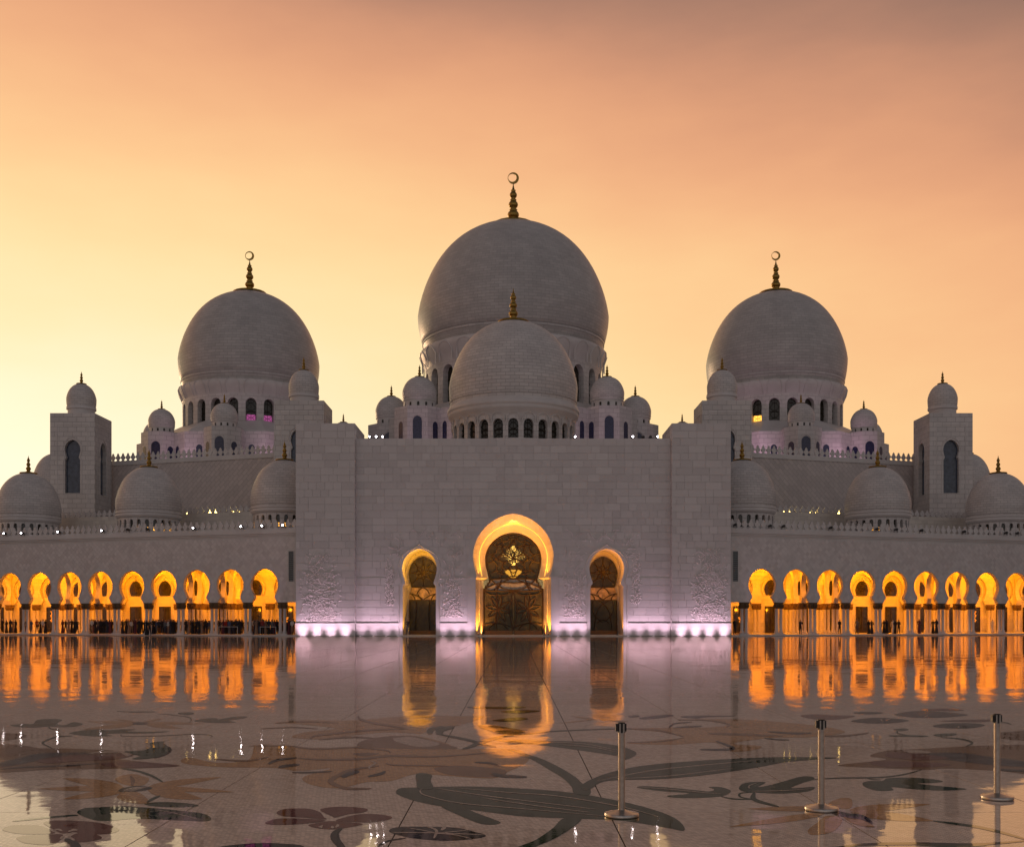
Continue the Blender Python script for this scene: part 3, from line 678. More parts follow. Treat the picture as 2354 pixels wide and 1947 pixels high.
# --- arcade domes
Z0, TT = 124.5, .32
CA, SA = .9524, .3048
def W(side):
    return lambda u, v, z: (side*(25+u*CA), Z0+u*SA+v, z)
ar = dict(R=4.1, zt=21.5, zw=16.75, zs=15.5, rb=4.0, mat='dome_small', fs=.0098, cres=False, disc=115, seg=72, lip=.012,
    collar=[(3.98,15.55),(4.1,15.5),(4.1,15.35),(4.1,15.35),(4.0,15.3),(4.0,15.15),(4.1,15.1),(4.1,14.95),(3.95,14.8),(3.85,14.7)],
    Rd=3.8, N=24, w=.24, wzb=13.0, wzs=14.2, wza=14.45, th=.3, dz0=12.0, dz1=14.75, glass='glass_dark')
UD = [2.10+4.616*.25, 2.10+4.616*4.5, 2.10+4.616*8.62]
NM = ['nearest the entrance block', 'in the middle of its row', 'at the outer end of its row']
for sd_, sn in ((-1, 'left'), (1, 'right')):
    for k, u in enumerate(UD):
        s_ = dict(ar)
        lits = {(-1,0): lambda a: 1, (-1,1): lambda a: 1 if -.1 < a < 1.1 else 0, (-1,2): lambda a: 1 if -.7 < a < -.2 else 0,
                (1,0): lambda a: 1 if .35 < a < .9 else 0, (1,1): lambda a: 1 if -.6 < a < .1 else 0, (1,2): lambda a: 1 if .1 < a < .6 else 0}
        s_['lit'] = lits[(sd_, k)]; s_['litmat'] = 'lamp_warm' if (sd_, k) in ((-1,0),(-1,1)) else 'lamp_warm_dim'
        x, y, _ = W(sd_)(u, 6.3, 0)
        dome_thing(f'ribbed-collar dome over the {sn} arcade, {NM[k]}', (x, y, 0), s_, 'domes over the arcades')
# --- small ring domes
def small(R_, zb):
    return dict(R=R_, zt=zb+R_*1.93, zw=zb+R_*.98, zs=zb+R_*.52, rb=R_*.965, mat='dome_small', fs=R_*.0030, cres=False, disc=95, seg=48, lip=.015,
        collar=[(R_*.95,zb+R_*.53),(R_*.97,zb+R_*.52),(R_*.97,zb+R_*.46),(R_*.92,zb+R_*.43)], Rd=R_*.92, N=12, w=R_*.075, wzb=zb+R_*.1, wzs=zb+R_*.25, wza=zb+R_*.34, th=.15, dz0=zb-.4, dz1=zb+R_*.47, dmat='plain', glass='glass_dark')
POS = {0: 'on the front face', 45: 'on the front outer corner', -45: 'on the front inner corner', 90: 'half hidden at the outer side', -90: 'just peeping out on the inner side'}
for cx_, sn in ((-46.7, 'left'), (46.5, 'right')):
    sg = -1 if cx_ < 0 else 1
    for a in (0, 45, -45, 90, -90):
        x = cx_+sg*16.6*math.sin(R(a)); y = 190-16.6*math.cos(R(a))
        dome_thing(f'little dome {POS[a]} of the {sn} big dome\'s podium', (x, y, 0), small(2.15, 32.7), 'little domes ringing the large domes')
for a, wd in ((-45, 'left of the entrance dome, the higher one'), (45, 'right of the entrance dome, the higher one'), (-90, 'far left beside the main podium, the lower one'), (90, 'far right beside the main podium, the lower one')):
    x = 21.6*math.sin(R(a)); y = 190-21.6*math.cos(R(a))
    dome_thing(f'little dome {wd}', (x, y, 0), small(2.8, 36.0), 'little domes ringing the large domes')
for x, wd in ((-80, 'left'), (78.5, 'right')):
    s_ = small(3.9, 20.0); s_['zt'] = 31.0; s_['zw'] = 26.3; s_['zs'] = 24; s_['collar'] = [(3.8,24.0),(3.9,23.9),(3.9,23.0),(3.6,22.8),(3.6,0)]; s_['N'] = 0; dome_thing(f'dome mostly hidden behind the outer {wd} tower', (x if x < 0 else 79.5, 188, 0), s_, 'domes half hidden by towers')
# ================================================================== PODIUMS under the large domes
def octo(cx_, cy_, ap, rot=22.5):
    Rr = ap/math.cos(R(22.5)); return [(cx_+Rr*math.cos(R(rot+45*i)), cy_+Rr*math.sin(R(rot+45*i))) for i in range(8)]
def podium(label, cx_, rad, zt, z0=25.0, tr=3.0, cone=(12, 35)):
    t = thing('dome_podium', label, 'podium', (cx_, 190, z0), 'octagonal podiums of the large domes'); q = lambda P: [(x, y) for x, y in P]
    m_ = MB(); m_.column(octo(0, 0, rad-.6), 0, zt-z0-.25); m_.build('podium_wall', 'wall', t)
    m_ = MB(); m_.lathe([(rad+.3, zt-z0-.24), (cone[0], cone[1]-z0)], 8, uref=1); o = m_.build('sloping_roof', 'plain', t); o.rotation_euler = (0, 0, R(22.5))
    m_ = MB(); m_.column(octo(0, 0, tr, 22.5), 0, zt-z0); tm = m_.mesh('turret', 'wall')
    m_ = MB(); P = arched(.72, 1.6, 5.1, 5.95, 8); q = [(a, z) for a, z in P]+[(-a, z) for a, z in P[:-1][::-1]]
    zoff = zt-z0-7.6
    m_.prism([(x, z+zoff) for x, z in q], -tr-.03, -tr+.02); wm = m_.mesh('window', 'glass_lapis')
    m_ = MB(); P2 = arched(.9, 1.45, 5.1, 6.15, 8); m_.tube([(-a, -tr-.03, z+zoff) for a, z in P2]+[(a, -tr-.03, z+zoff) for a, z in P2[:-1][::-1]], .07, 5); fm = m_.mesh('window_frame', 'plain')
    m_ = MB(); P = arched(.5, 1.8, 4.6, 5.2, 6); q = [(a, z+zoff) for a, z in P]+[(-a, z+zoff) for a, z in P[:-1][::-1]]; m_.prism(q, -.03, .03); nm = m_.mesh('window', 'glass_lapis')
    for a in range(-90, 91, 45):
        x, y = rad*math.sin(R(a)), -rad*math.cos(R(a))
        tu = link('turret', tm, t, (x, y, 0)); 
        for ww in (-45, 0, 45):
            wo = link('window', wm if ww == 0 else nm, tu, (0, 0, 0) if ww == 0 else (tr*math.sin(R(ww)), -tr*math.cos(R(ww)), 0)); wo.rotation_euler = (0, 0, R(ww))
            if ww == 0: link('window_frame', fm, tu)
    for a in (-67.5, -22.5, 22.5, 67.5):
        for s_ in (-1, 1):
            aa = R(a); d = rad-.6
            # middle of an octagon facet lies at multiples of 45 degrees, corners between: put two windows on the facets' free parts
            fa = R(45*round((a+ (22.5 if s_ > 0 else -22.5))/45)); off = -s_*4.6*(rad/18)
            x = d*math.sin(fa)+off*math.cos(fa); y = -d*math.cos(fa)+off*math.sin(fa)
            wo = link('window', nm, t, (x, y, 0)); wo.rotation_euler = (0, 0, fa)
    return t
podium('white octagonal podium with blue windows under the left big dome', -46.7, 16.6, 32.7, cone=(11.6, 35.2))
podium('white octagonal podium with blue windows under the right big dome', 46.5, 16.6, 32.7, cone=(11.6, 35.2))
podium('white octagonal podium with tall blue windows under the largest dome', 0, 21.6, 36.0, tr=3.9, cone=(15.8, 38.5))
# ================================================================== PRAYER HALL with its rear walls
def merlon_mesh(h=1.05, w=.40, th=.14):
    P = [(.95,0),(.95,.07),(.45,.12),(.33,.20),(.75,.33),(.92,.46),(.80,.58),(.42,.70),(.34,.76),(.42,.82),(.22,.90),(0,1.0)]
    q = [(x*w, z*h) for x, z in P]+[(-x*w, z*h) for x, z in P[:-1][::-1]]
    m_ = MB(); m_.prism(q, -th/2, th/2); return m_.mesh('merlon', 'plain')
hall = thing('prayer_hall', 'tall pinkish marble wall of the prayer hall below the large domes', 'prayer hall', (0, 150, 0))
def rel(m_): return m_
hm = {}
mer_c = merlon_mesh(1.3, .44); mer_b = merlon_mesh(1.1, .42); mer_a = merlon_mesh(1.12, .40)
def local(mp, loc): return lambda u, v, z: tuple(a-b for a, b in zip(mp(u, v, z), loc))
LW = {-1: (-25, Z0, 0), 1: (25, Z0, 0)}
for side in (-1, 1):
    mp = local(W(side), (0, 150, 0)); fl_ = side < 0
    m_ = MB(mp, fl_); m_.box(-8, 43, 28, 29.5, 0, 25.4); m_.build('rear_wall', 'rear', hall)
    m_ = MB(mp, fl_); m_.box(-8, 43, 27.85, 29.6, 25.4, 26.0); m_.build('coping', 'plain', hall)
    for i in range(50):
        u = -6+i*.9
        x, y, z = mp(u, 28.2, 26.0); o = link('merlon', mer_c, hall, (x, y, z)); o.rotation_euler = (0, 0, side*math.atan2(SA, CA))
m_ = MB(); m_.column([(-64,20),(-18,6),(18,6),(64,20),(64,90),(-64,90)][::1], 0, 25.2); m_.build('roof_block', 'rear', hall)
# ================================================================== TOWERS
def tower(label, xl, xr, yf, inner, zt=32.1, dome_label='', rot=0):
    """xl, xr: sides; yf: front plane; inner: side of the tower that is seen (+1 right, -1 left)"""
    w = xr-xl; cx_ = (xl+xr)/2; loc = (cx_, yf+w/2, 0)
    t = thing('tower', label, 'tower', loc, 'square towers with keyhole windows'); h = w/2
    kp = keyhole(1.12, 20.4, 25.3, .93, 25.7, 1.16, 26.8, 28.2)
    for k, (nm, rz) in enumerate((('front_wall', 0), ('side_wall', PI/2 if inner > 0 else -PI/2), ('side_wall', -PI/2 if inner > 0 else PI/2))):
        hh_ = h if k == 0 else h-.9; m_ = MB(); wall_open(m_, -hh_, hh_, 0, zt if k == 0 else zt-.003, -h if k == 0 else -h+.002, -h+.9, [(0, kp)]); o = m_.build(nm, 'wall', t); o.rotation_euler = (0, 0, rz)
        q = [(a*1.03, z) for a, z in kp]+[(-a*1.03, z) for a, z in kp[:-1][::-1]]
        m_ = MB(); m_.prism(q, -h+.55, -h+.6); wo = m_.build('keyhole_window', 'glass_blue', t); wo.rotation_euler = (0, 0, rz)
        fr_ = MB()
        for a, b, c, d in ((-h+1.0, h-1.0, 30.4, 30.48), (-h+1.0, -h+1.08, 19, 30.4), (h-1.08, h-1.0, 19, 30.4)): fr_.box(a, b, -h-.05, -h+.01, c, d)
        kk = keyhole(1.36, 20.2, 25.2, 1.12, 25.75, 1.42, 26.8, 28.6)
        fr_.tube([(-a, -h-.01, z) for a, z in kk]+[(a, -h-.01, z) for a, z in kk[:-1][::-1]], .07, 5)
        o = fr_.build('moulding', 'plain', t); o.rotation_euler = (0, 0, rz)
    m_ = MB(); m_.box(-h, h, h-.9, h, 0, zt); m_.box(-h+.9, h-.9, -h+.9, h-.9, zt-.6, zt-.01); m_.build('rear_wall', 'wall', t)
    d = dict(R=2.12, zt=zt+5.0, zw=zt+2.65, zs=zt+1.35, rb=2.02, mat='dome_small', fs=.0078, cres=False, disc=95, seg=56, lip=.0,
        collar=[(2.0,zt+1.4),(2.1,zt+1.38),(2.1,zt+1.05),(2.1,zt+1.05),(1.95,zt+1.0),(1.92,zt+.9),(1.92,zt-.3)])
    dome_thing(dome_label, (cx_, yf+w/2, 0), d, 'small domes on top of the towers')
tower('outer left tower with grey keyhole windows', wx(115,157), wx(218,157), 157, 1, dome_label='small plain dome on top of the outer left tower')
tower('outer right tower with grey keyhole windows', wx(2137,157), wx(2236,157), 157, -1, dome_label='small plain dome on top of the outer right tower')
tower('inner left tower partly hidden by the entrance block', wx(630,148), wx(744.5,148), 148, 1, dome_label='small plain dome on top of the inner left tower')
tower('inner right tower partly hidden by the entrance block', wx(1614,148), wx(1728,148), 148, -1, dome_label='small plain dome on top of the inner right tower')
# ================================================================== ARCADE WINGS
NP = 11
PIT = 4.616; U0 = 2.10
shm = MB(); shm.lathe([(.235,.34),(.235,.42),(.19,.5),(.185,3.08),(.22,3.12),(.22,3.16)], 14); shm = shm.mesh('column', 'shaft', True)
pl_ = MB(); pl_.box(-.30,.30,-.30,.30,0,.12); pl_.lathe([(.29,.12),(.29,.2),(.25,.24),(.27,.30),(.235,.34)], 14); pl_ = pl_.mesh('plinth', 'plain')
cp = MB(); cp.lathe([(.20,3.12),(.22,3.2),(.26,3.3),(.29,3.42),(.30,3.55),(.29,3.68),(.27,3.74),(.27,3.74)], 16)
for k in range(10):                          # curling palm leaves round the capital
    a = 2*PI*k/10; c, s_ = math.cos(a), math.sin(a)
    cp.tube([(c*r, s_*r, z) for r, z in ((.18,3.12),(.25,3.24),(.29,3.42),(.31,3.56),(.30,3.66),(.28,3.6))], [.04,.055,.06,.06,.045,.03], 5)
cp.box(-.28,.28,-.30,.30,3.74,3.93)
cp = cp.mesh('capital', 'bronze')
arch = keyhole(1.62, 3.93, 4.15, 1.30, 4.6, 1.82, 6.0, 7.90)
SCR = {}
for side, sn in ((-1, 'left'), (1, 'right')):
    L0 = LW[side]; mp = local(W(side), L0); fp = side < 0
    wing = thing('arcade', f'long {sn} arcade of glowing orange keyhole arches on paired columns', 'arcade', L0, 'arcades flanking the entrance block')
    cen = [U0+PIT*(i+.5) for i in range(NP)]
    UE = U0+PIT*NP
    m_ = MB(mp, fp); wall_open(m_, 0, UE, 3.93, 11.6, 0, .85, [(c, arch) for c in cen]); m_.build('arcade_wall', 'plain', wing)
    # raised rims round the arches
    rim = [(w+.06, z) for w, z in arch[:-1]]+[(0, 7.93)]
    for c in cen:
        m_ = MB(mp, fp); m_.tube([(c-w, -.02, z) for w, z in rim]+[(c+w, -.02, z) for w, z in rim[:-1][::-1]], .045, 5); m_.build('arch_rim', 'plain', wing)
    # diamond-laid facing tiles, joined
    m_ = MB(mp, fp); s_ = .30; rows = int(7.6/s_)
    for r in range(rows+1):
        z = 4.0+r*s_
        for c in range(int(UE/(2*s_))+1):
            u = c*2*s_+(s_ if r % 2 else 0)
            if z-s_ < 3.95 or z+s_ > 11.58 or u-s_ < .02 or u+s_ > UE: continue
            if .25 < u < 1.45 and 6.0 < z < 10.2: continue
            ok = True
            for cc in cen:
                if abs(u-cc) < 2.3:
                    for zz, du_ in ((z-s_, 0), (z, s_), (z+s_, 0), (z-s_/2, s_/2), (z+s_/2, s_/2)):
                        w = interp(rim, zz) if rim[0][1] <= zz <= rim[-1][1] else -1
                        if w is not None and abs(u-cc)-du_ < w+.03: ok = False; break
                if not ok: break
            if not ok: continue
            e = s_-.016; d = -.02-random.random()*.008
            A, B, Cc, D = (u-e, d, z), (u, d, z-e), (u+e, d, z), (u, d, z+e)
            m_.face([A, B, Cc, D])
            for p, q_ in ((A, B), (B, Cc), (Cc, D), (D, A)): m_.face([p, (p[0], 0, p[2]), (q_[0], 0, q_[2]), q_])
    m_.build('diamond_tiles', 'tile', wing, kind='stuff')
    m_ = MB(mp, fp)
    for a, b, c, d in ((-.30,.85,11.95,12.5),(-.16,.85,11.75,11.95),(-.06,.85,11.6,11.75)): m_.box(0, UE, a, b, c, d)
    m_.build('cornice', 'plain', wing)
    for i in range(int(UE/.82)):
        x, y, z = mp(.45+i*.82, .02, 12.5); o = link('merlon', mer_a, wing, (x, y, z)); o.rotation_euler = (0, 0, side*math.atan2(SA, CA))
    m_ = MB(mp, fp); m_.box(0, UE, .85, 13.4, 11.7, 12.0); m_.build('roof', 'plain', wing)
    m_ = MB(mp, fp); m_.box(0, UE, .85, 12.6, 8.7, 8.9); m_.build('ceiling', 'inner', wing)
    m_ = MB(mp, fp); m_.box(-.2, UE, -1.1, 12.6, -.02, .13); m_.build('step', 'plain', wing)
    # slit window with louvers
    m_ = MB(mp, fp); m_.box(.55, 1.2, -.012, .02, 6.35, 9.85); sw = m_.build('slit_window', 'glass_dark', wing)
    for k in range(14):
        m_ = MB(mp, fp); z = 6.4+k*.247; m_.box(.58, 1.17, -.06, -.012, z, z+.19); m_.build('louver', 'louver', sw)
    m_ = MB(mp, fp)
    for a, b, c, d in ((.47,.55,6.27,9.93),(1.2,1.28,6.27,9.93),(.55,1.2,6.27,6.35),(.55,1.2,9.85,9.93)): m_.box(a, b, -.07, 0, c, d)
    m_.build('window_frame', 'plain', sw)
    # inside: back wall with blind arches, doors and fanlights
    m_ = MB(mp, fp); wall_open(m_, -.6, UE, 3.93, 8.7, 12.15, 12.55, [(c, arch) for c in cen], top=False); m_.build('blind_arcade', 'inner', wing)
    m_ = MB(mp, fp); m_.box(-.6, UE, 12.6, 12.9, 0, 16.0); m_.build('back_wall', 'inner', wing)
    m_ = MB(mp, fp); m_.box(-.2, UE, 13.4, 14.6, 11.9, 15.9); m_.build('upper_wall', 'rear', wing)
    m_ = MB(mp, fp); m_.box(-.2, UE, 13.2, 14.8, 15.2, 15.7); m_.build('upper_cornice', 'plain', wing)
    for i in range(int(UE/.86)):
        x, y, z = mp(.3+i*.86, 13.5, 15.9); o = link('merlon', mer_b, wing, (x, y, z)); o.rotation_euler = (0, 0, side*math.atan2(SA, CA))
    fan = keyhole(.80, 5.1, 5.15, .80, 5.18, .98, 5.85, 7.1, 8)
    frm = [(w*1.55+.0, 3.98+(z-5.1)*1.9) for w, z in fan]
    for i, c in enumerate(cen+[U0-PIT*.42]):
        dw = .80 if i < NP else .55
        m_ = MB(mp, fp); m_.box(c-dw, c+dw, 12.5, 12.59, .25, 3.55); dr = m_.build('glass_door', 'glass_dark', wing)
        m_ = MB(mp, fp)
        for a, b, e, d in ((c-dw-.1, c-dw, .13, 3.65), (c+dw, c+dw+.1, .13, 3.65), (c-dw, c+dw, 3.55, 3.65), (c-dw, c+dw, .13, .45), (c-.04, c+.04, .45, 3.55)): m_.box(a, b, 12.45, 12.56, e, d)
        m_.build('door_frame', 'frame', dr)
        if i == NP or (i in (0, 8)):
            m_ = MB(mp, fp)
            for k in range(9):
                zz = 1.6+k*.17; xx = c+.12*math.sin(k*1.7); 
                if i == 0 and k > 3: break
                m_.box(xx-.12, xx+.12, 12.44, 12.47, zz, zz+.09)
            m_.build('lit_ornament', 'lamp_yellow' if i == NP else 'lamp_warm_dim', dr)
        if i == NP: continue
        q = [(c+a, z) for a, z in fan]+[(c-a, z) for a, z in fan[:-1][::-1]]
        m_ = MB(mp, fp); m_.prism(q, 12.5, 12.58); fw = m_.build('fanlight', 'glass_dark', wing)
        m_ = MB(mp, fp)
        for k in range(6):
            a = PI*(k+.5)/6; m_.tube([(c, 12.48, 5.75), (c+.9*math.cos(a)*.5, 12.48, 5.75+.5*math.sin(a)), (c+.92*math.cos(a), 12.48, 5.75+1.1*math.sin(a)*.95)], .028, 4)
        for k in range(2): m_.tube([(c+(.4+.27*k)*math.cos(PI*j/8), 12.48, 5.75+(.45+.33*k)*math.sin(PI*j/8)) for j in range(-1, 10)], .028, 4)
        m_.build('glazing_bar', 'frame', fw)
        fr_ = MB(mp, fp); kk = [(w+.32, z) for w, z in fan[:-1]]+[(0, fan[-1][1]+.42)]
        fr_.tube([(c-w, 12.55, z) for w, z in kk]+[(c+w, 12.55, z) for w, z in kk[:-1][::-1]], .16, 6); fr_.build('fanlight_surround', 'inner', fw)
    # columns
    def col(u, v):
        x, y, z = mp(u, v, .13); o = link('column', shm, wing, (x, y, z)); link('capital', cp, o); link('plinth', pl_, o); o.scale = (1, 1, .975)
    for j in range(NP+1):
        u = U0+PIT*j
        for du_ in (-.29, .29):
            col(u+du_, .42)
            col(u+du_, 11.9)
        for v in ((.0,)): pass
        m_ = MB(mp, fp); m_.box(u-.72, u+.72, -.18, 1.15, .10, .22); m_.build('pier_base', 'plain', wing)
        if j in (2, 3, 6, 7, 10, 11):
            mq = local(lambda a, b, z, u=u: W(side)(u+b, a, z), L0)
            tarch = [(w*.93, z) for w, z in arch]
            m_ = MB(mq, not fp); wall_open(m_, .85, 12.15, 3.93, 8.7, -.33, .33, [(2.75, tarch), (6.45, tarch), (10.15, tarch)], top=False); m_.build('cross_arch', 'inner', wing)
            for v in (4.6, 8.3):
                for du_ in (-.28, .28): col(u+du_, v)
    # ceiling lamps
    for j in range(NP):
        c = cen[j]
        for v, p in ((3.6, 430), (8.9, 380)):
            if j % 2 and v > 5: pass
            x, y, z = mp(c, v, 8.35)
            m_ = MB(); m_.lathe([(0,.34),(.22,.34),(.22,.18),(.14,.15)], 12)
            if 'lampm' not in SCR: SCR['lampm'] = m_.mesh('ceiling_lamp', 'fixture')
            o = link('ceiling_lamp', SCR['lampm'], wing, (x, y, z))
            light('SPOT', 'lamp_light', (0, 0, .0), p*LAMP_K, (1, .285, .003), o, radius=.12, aim=(0, .75, -.62) if v < 5 else (0, .55, -.8), angle=165, blend=.3)
        x, y, z = mp(c, 6.4, 3.2); light('SPOT', 'vault_light', (x, y, z), 200*LAMP_K, (1, .285, .003), wing, radius=.15, aim=(x, y+.6, z+.8), angle=150, blend=.4)
# ================================================================== ENTRANCE BLOCK
YF = 123.3; ent = thing('entrance_block', 'huge flat marble entrance block with three glowing keyhole portals', 'mosque entrance', (0, YF, 0))
def E(x, y, z): return (x, y-YF, z)
HT = 22.7
mainp = keyhole(4.32, 0, 6.7, 4.2, 6.76, 4.62, 9.3, 14.05, 16)
mainp = [(4.32, 0), (4.32, 6.55), (4.22, 6.76)] + [(w, z) for w, z in keyhole(4.32, 0, 6.7, 4.2, 6.8, 4.62, 9.3, 14.05, 16)[2:] if z > 6.8]
sidep = keyhole(1.9, 0, 5.75, 1.62, 6.15, 2.0, 7.8, 10.05, 12)
SX = (-10.8, 10.75)
m_ = MB(E); wall_open(m_, -18.1, 18.1, 0, HT, YF, YF+5.6, [(0, mainp, False), (SX[0], sidep), (SX[1], sidep)]); m_.build('front_wall', 'plain', ent)
# stepped reveal of the middle portal
def scaled(P, k, zk, zo=0.0): return [(w*k, zo+z*zk) for w, z in P]
def nested(wj, wp, wm, zs_, zm_, za_): return [(wj, 0), (wj, 6.55), (wp, 6.76)] + [(w, z) for w, z in keyhole(wj, 0, 6.7, wp, 6.8, wm, zm_, za_, 16)[2:] if z > 6.8]
r1 = nested(3.98, 3.62, 3.98, 6.8, 9.2, 13.05)
r2 = nested(3.55, 3.02, 3.30, 6.8, 9.1, 12.15)
m_ = MB(E); loft(m_, 0, mainp, YF, 0, r1, YF+1.3); m_.build('outer_reveal', 'inner', ent)
m_ = MB(E); loft(m_, 0, r1, YF+1.3, 0, [(w-.06, z-.05 if z > 9 else z) for w, z in r1], YF+1.32); loft(m_, 0, [(w-.06, z-.05 if z > 9 else z) for w, z in r1], YF+1.32, 0, r2, YF+2.6); m_.build('inner_reveal', 'inner', ent)
m_ = MB(E); n_ = 30
loft(m_, 0, r2, YF+2.6, 0, r2, YF+5.6); m_.build('passage', 'inner', ent)
m_ = MB(E); m_.tube([(-w+.02, YF+1.3, z) for w, z in r1[3:]]+[(w-.02, YF+1.3, z) for w, z in r1[3:-1][::-1]], .05, 6); m_.build('cove_light', emit('cove_glow', (1, .55, .08), 1.3), ent)
# portal glazing: bronze lattice and tinted panes, a lit room behind
def tinted(name, col, alpha, rough=.12):
    q = NT(name); g = q.n('ShaderNodeNewGeometry'); n = q.n('ShaderNodeTexNoise', {'Vector': g.outputs['Position'], 'Scale': 2.5, 'Detail': 5.0})
    tr = q.n('ShaderNodeBsdfTransparent', {0: (*[min(1, c*2.6) for c in col], 1)}); q.l(q.ramp(n.outputs[0], (.3, tuple(c*.4 for c in col)), (.7, tuple(c*1.2 for c in col))), q.b.inputs['Base Color'])
    q.b.inputs['Roughness'].default_value = rough
    mxs = q.n('ShaderNodeMixShader', {0: alpha, 1: tr.outputs[0], 2: q.b.outputs[0]}); q.l(mxs.outputs[0], q.o.inputs[0]); return q.m
M['pane_brown'] = tinted('brown_tinted_glass', (.14, .125, .075), .40); M['pane_grey'] = tinted('frosted_grey_glass', (.42, .42, .39), .85, .35); M['pane_tan'] = tinted('frosted_tan_glass', (.6, .44, .26), .9, .4)
GY = YF+2.75
def poly_between(P, z0, z1, k=1.0):
    zs_ = sorted({z0, z1}|{z for w, z in P if z0 < z < z1})
    R_ = [(interp(P, z)*k, z) for z in zs_]
    return [(w, z) for w, z in R_]+[(-w, z) for w, z in R_[::-1]]
def glaze(parent, name, cx_, P, z0, z1, y, mat):
    q = poly_between(P, z0, z1); m_ = MB(E); m_.prism([(cx_+x, z) for x, z in q], y, y+.03); return m_.build(name, mat, parent)
def bars(parent, lines, r, y, name='lattice', mat='frame', cx_=0):
    m_ = MB(E)
    for P in lines: m_.tube([(cx_+x, y, z) for x, z in P], r, 5)
    return m_.build(name, mat, parent)
def arc(x0, z0, x1, z1, b, n=8):
    dx, dz = x1-x0, z1-z0; l = math.hypot(dx, dz)
    return [(x0+dx*i/n-dz/l*b*math.sin(PI*i/n), z0+dz*i/n+dx/l*b*math.sin(PI*i/n)) for i in range(n+1)]
ip = [(3.48, .2), (3.48, 5.5), (3.25, 5.55), (3.22, 5.85), (3.0, 5.9), (2.97, 6.2), (2.8, 6.25), (2.72, 6.6)] + [(w, z) for w, z in keyhole(3, 0, 6, 2.72, 6.62, 3.22, 9.2, 12.0, 14)[2:] if z > 6.62]
lun = glaze(ent, 'lunette_glass', 0, ip, 6.6, 11.99, GY, 'pane_brown')
ln = [[(-w*.985, z) for w, z in ip[7:]]+[(w*.985, z) for w, z in ip[7:-1][::-1]]]
cz_ = 9.1
for k in range(8):
    a = PI/2+2*PI*k/8; b = a+PI/8; c = a-PI/8
    tx, tz = 2.0*math.cos(a), cz_+2.0*math.sin(a)*1.1
    for q_ in (b, c): ln.append(arc(.9*math.cos(q_), cz_+.9*math.sin(q_)*1.1, tx, tz, .16 if q_ == b else -.16))
    ln.append(arc(0, cz_, .9*math.cos(b), cz_+.9*math.sin(b)*1.1, .1))
    wE = interp(ip, min(max(cz_+2.4*math.sin(a)*1.1, 6.7), 11.7)) or 1
    for dd in (-.16, .16):
        ex, ez = 3.15*math.cos(a+dd), cz_+3.0*math.sin(a+dd)
        ez = min(max(ez, 6.7), 11.75); w_ = interp(ip, ez); ex = max(-w_, min(w_, ex)); ln.append(arc(tx, tz, ex, ez, .2 if dd > 0 else -.2))
for q_ in (1.55, 2.35):
    ln.append([(q_*math.cos(2*PI*i/40)*(1+.10*math.cos(8*2*PI*i/40)), cz_+.05+q_*math.sin(2*PI*i/40)*(1+.10*math.cos(8*2*PI*i/40))*(1.05 if q_ < 2 else .98)) for i in range(41)])
bars(lun, ln, .07, GY-.05)
m_ = MB(E); 
m_.tube([(-w, GY-.1, z) for w, z in ip]+[(w, GY-.1, z) for w, z in ip[:-1][::-1]], .11, 6); m_.build('portal_frame', 'frame', ent)
band = glaze(ent, 'transom_glass', 0, ip, 5.3, 6.58, GY, 'pane_grey')
ln = [arc(-3.4,5.45,0,6.2,.35), arc(0,6.2,3.4,5.45,.35), arc(-2.6,6.6,0,5.35,-.35), arc(0,5.35,2.6,6.6,-.35), arc(-1.4,6.62,-2.3,5.4,.2), arc(1.4,6.62,2.3,5.4,-.2), arc(-1.9,5.35,-.5,6.6,.25), arc(1.9,5.35,.5,6.6,-.25), arc(-3.45,5.35,3.45,5.35,-.12,16), arc(-2.7,6.6,2.7,6.6,.12,16)]
bars(band, ln, .08, GY-.05)
for sg, nm in ((-1, 'left'), (1, 'right')):
    m_ = MB(E); a, b = sorted((sg*.06, sg*3.46)); m_.box(a, b, GY, GY+.03, .2, 5.3); d_ = m_.build('portal_door', 'pane_brown', ent)
    ln = [[(sg*.08,.2),(sg*.08,5.3)], [(sg*3.42,.2),(sg*3.42,5.35)], [(sg*1.95,.5),(sg*1.95,5.2)]]
    for k in range(8):
        a = 2*PI*k/8+.2
        ln.append(arc(sg*1.75, 3.1, sg*(1.75+1.5*math.cos(a)), 3.1+1.7*math.sin(a), .22)); ln.append(arc(sg*1.75, 3.1, sg*(1.75+1.5*math.cos(a)), 3.1+1.7*math.sin(a), -.22))
    ln += [arc(sg*.1, 1.0, sg*3.4, 1.3, .35*sg), arc(sg*.1, 5.2, sg*.1, .6, -.55*sg), arc(sg*3.4, 5.2, sg*3.4, .6, .6*sg), arc(sg*1.75, 4.8, sg*.1, 5.25, .2*sg), arc(sg*1.75, 4.8, sg*3.4, 5.25, -.2*sg), arc(sg*.6, .65, sg*1.75, 1.5, .2*sg), arc(sg*2.9, .65, sg*1.75, 1.5, -.2*sg)]
    bars(d_, ln, .07, GY-.05)
    m_ = MB(E); a, b = sorted((sg*.08, sg*3.42)); m_.box(a, b, GY-.08, GY+.06, .12, .62); m_.build('kick_plate', simple('warm_bronze_panel', (.16,.08,.025), .4, .3) if sg < 0 else M['warm_bronze_panel'] if 'warm_bronze_panel' in M else bpy.data.materials['warm_bronze_panel'], d_)
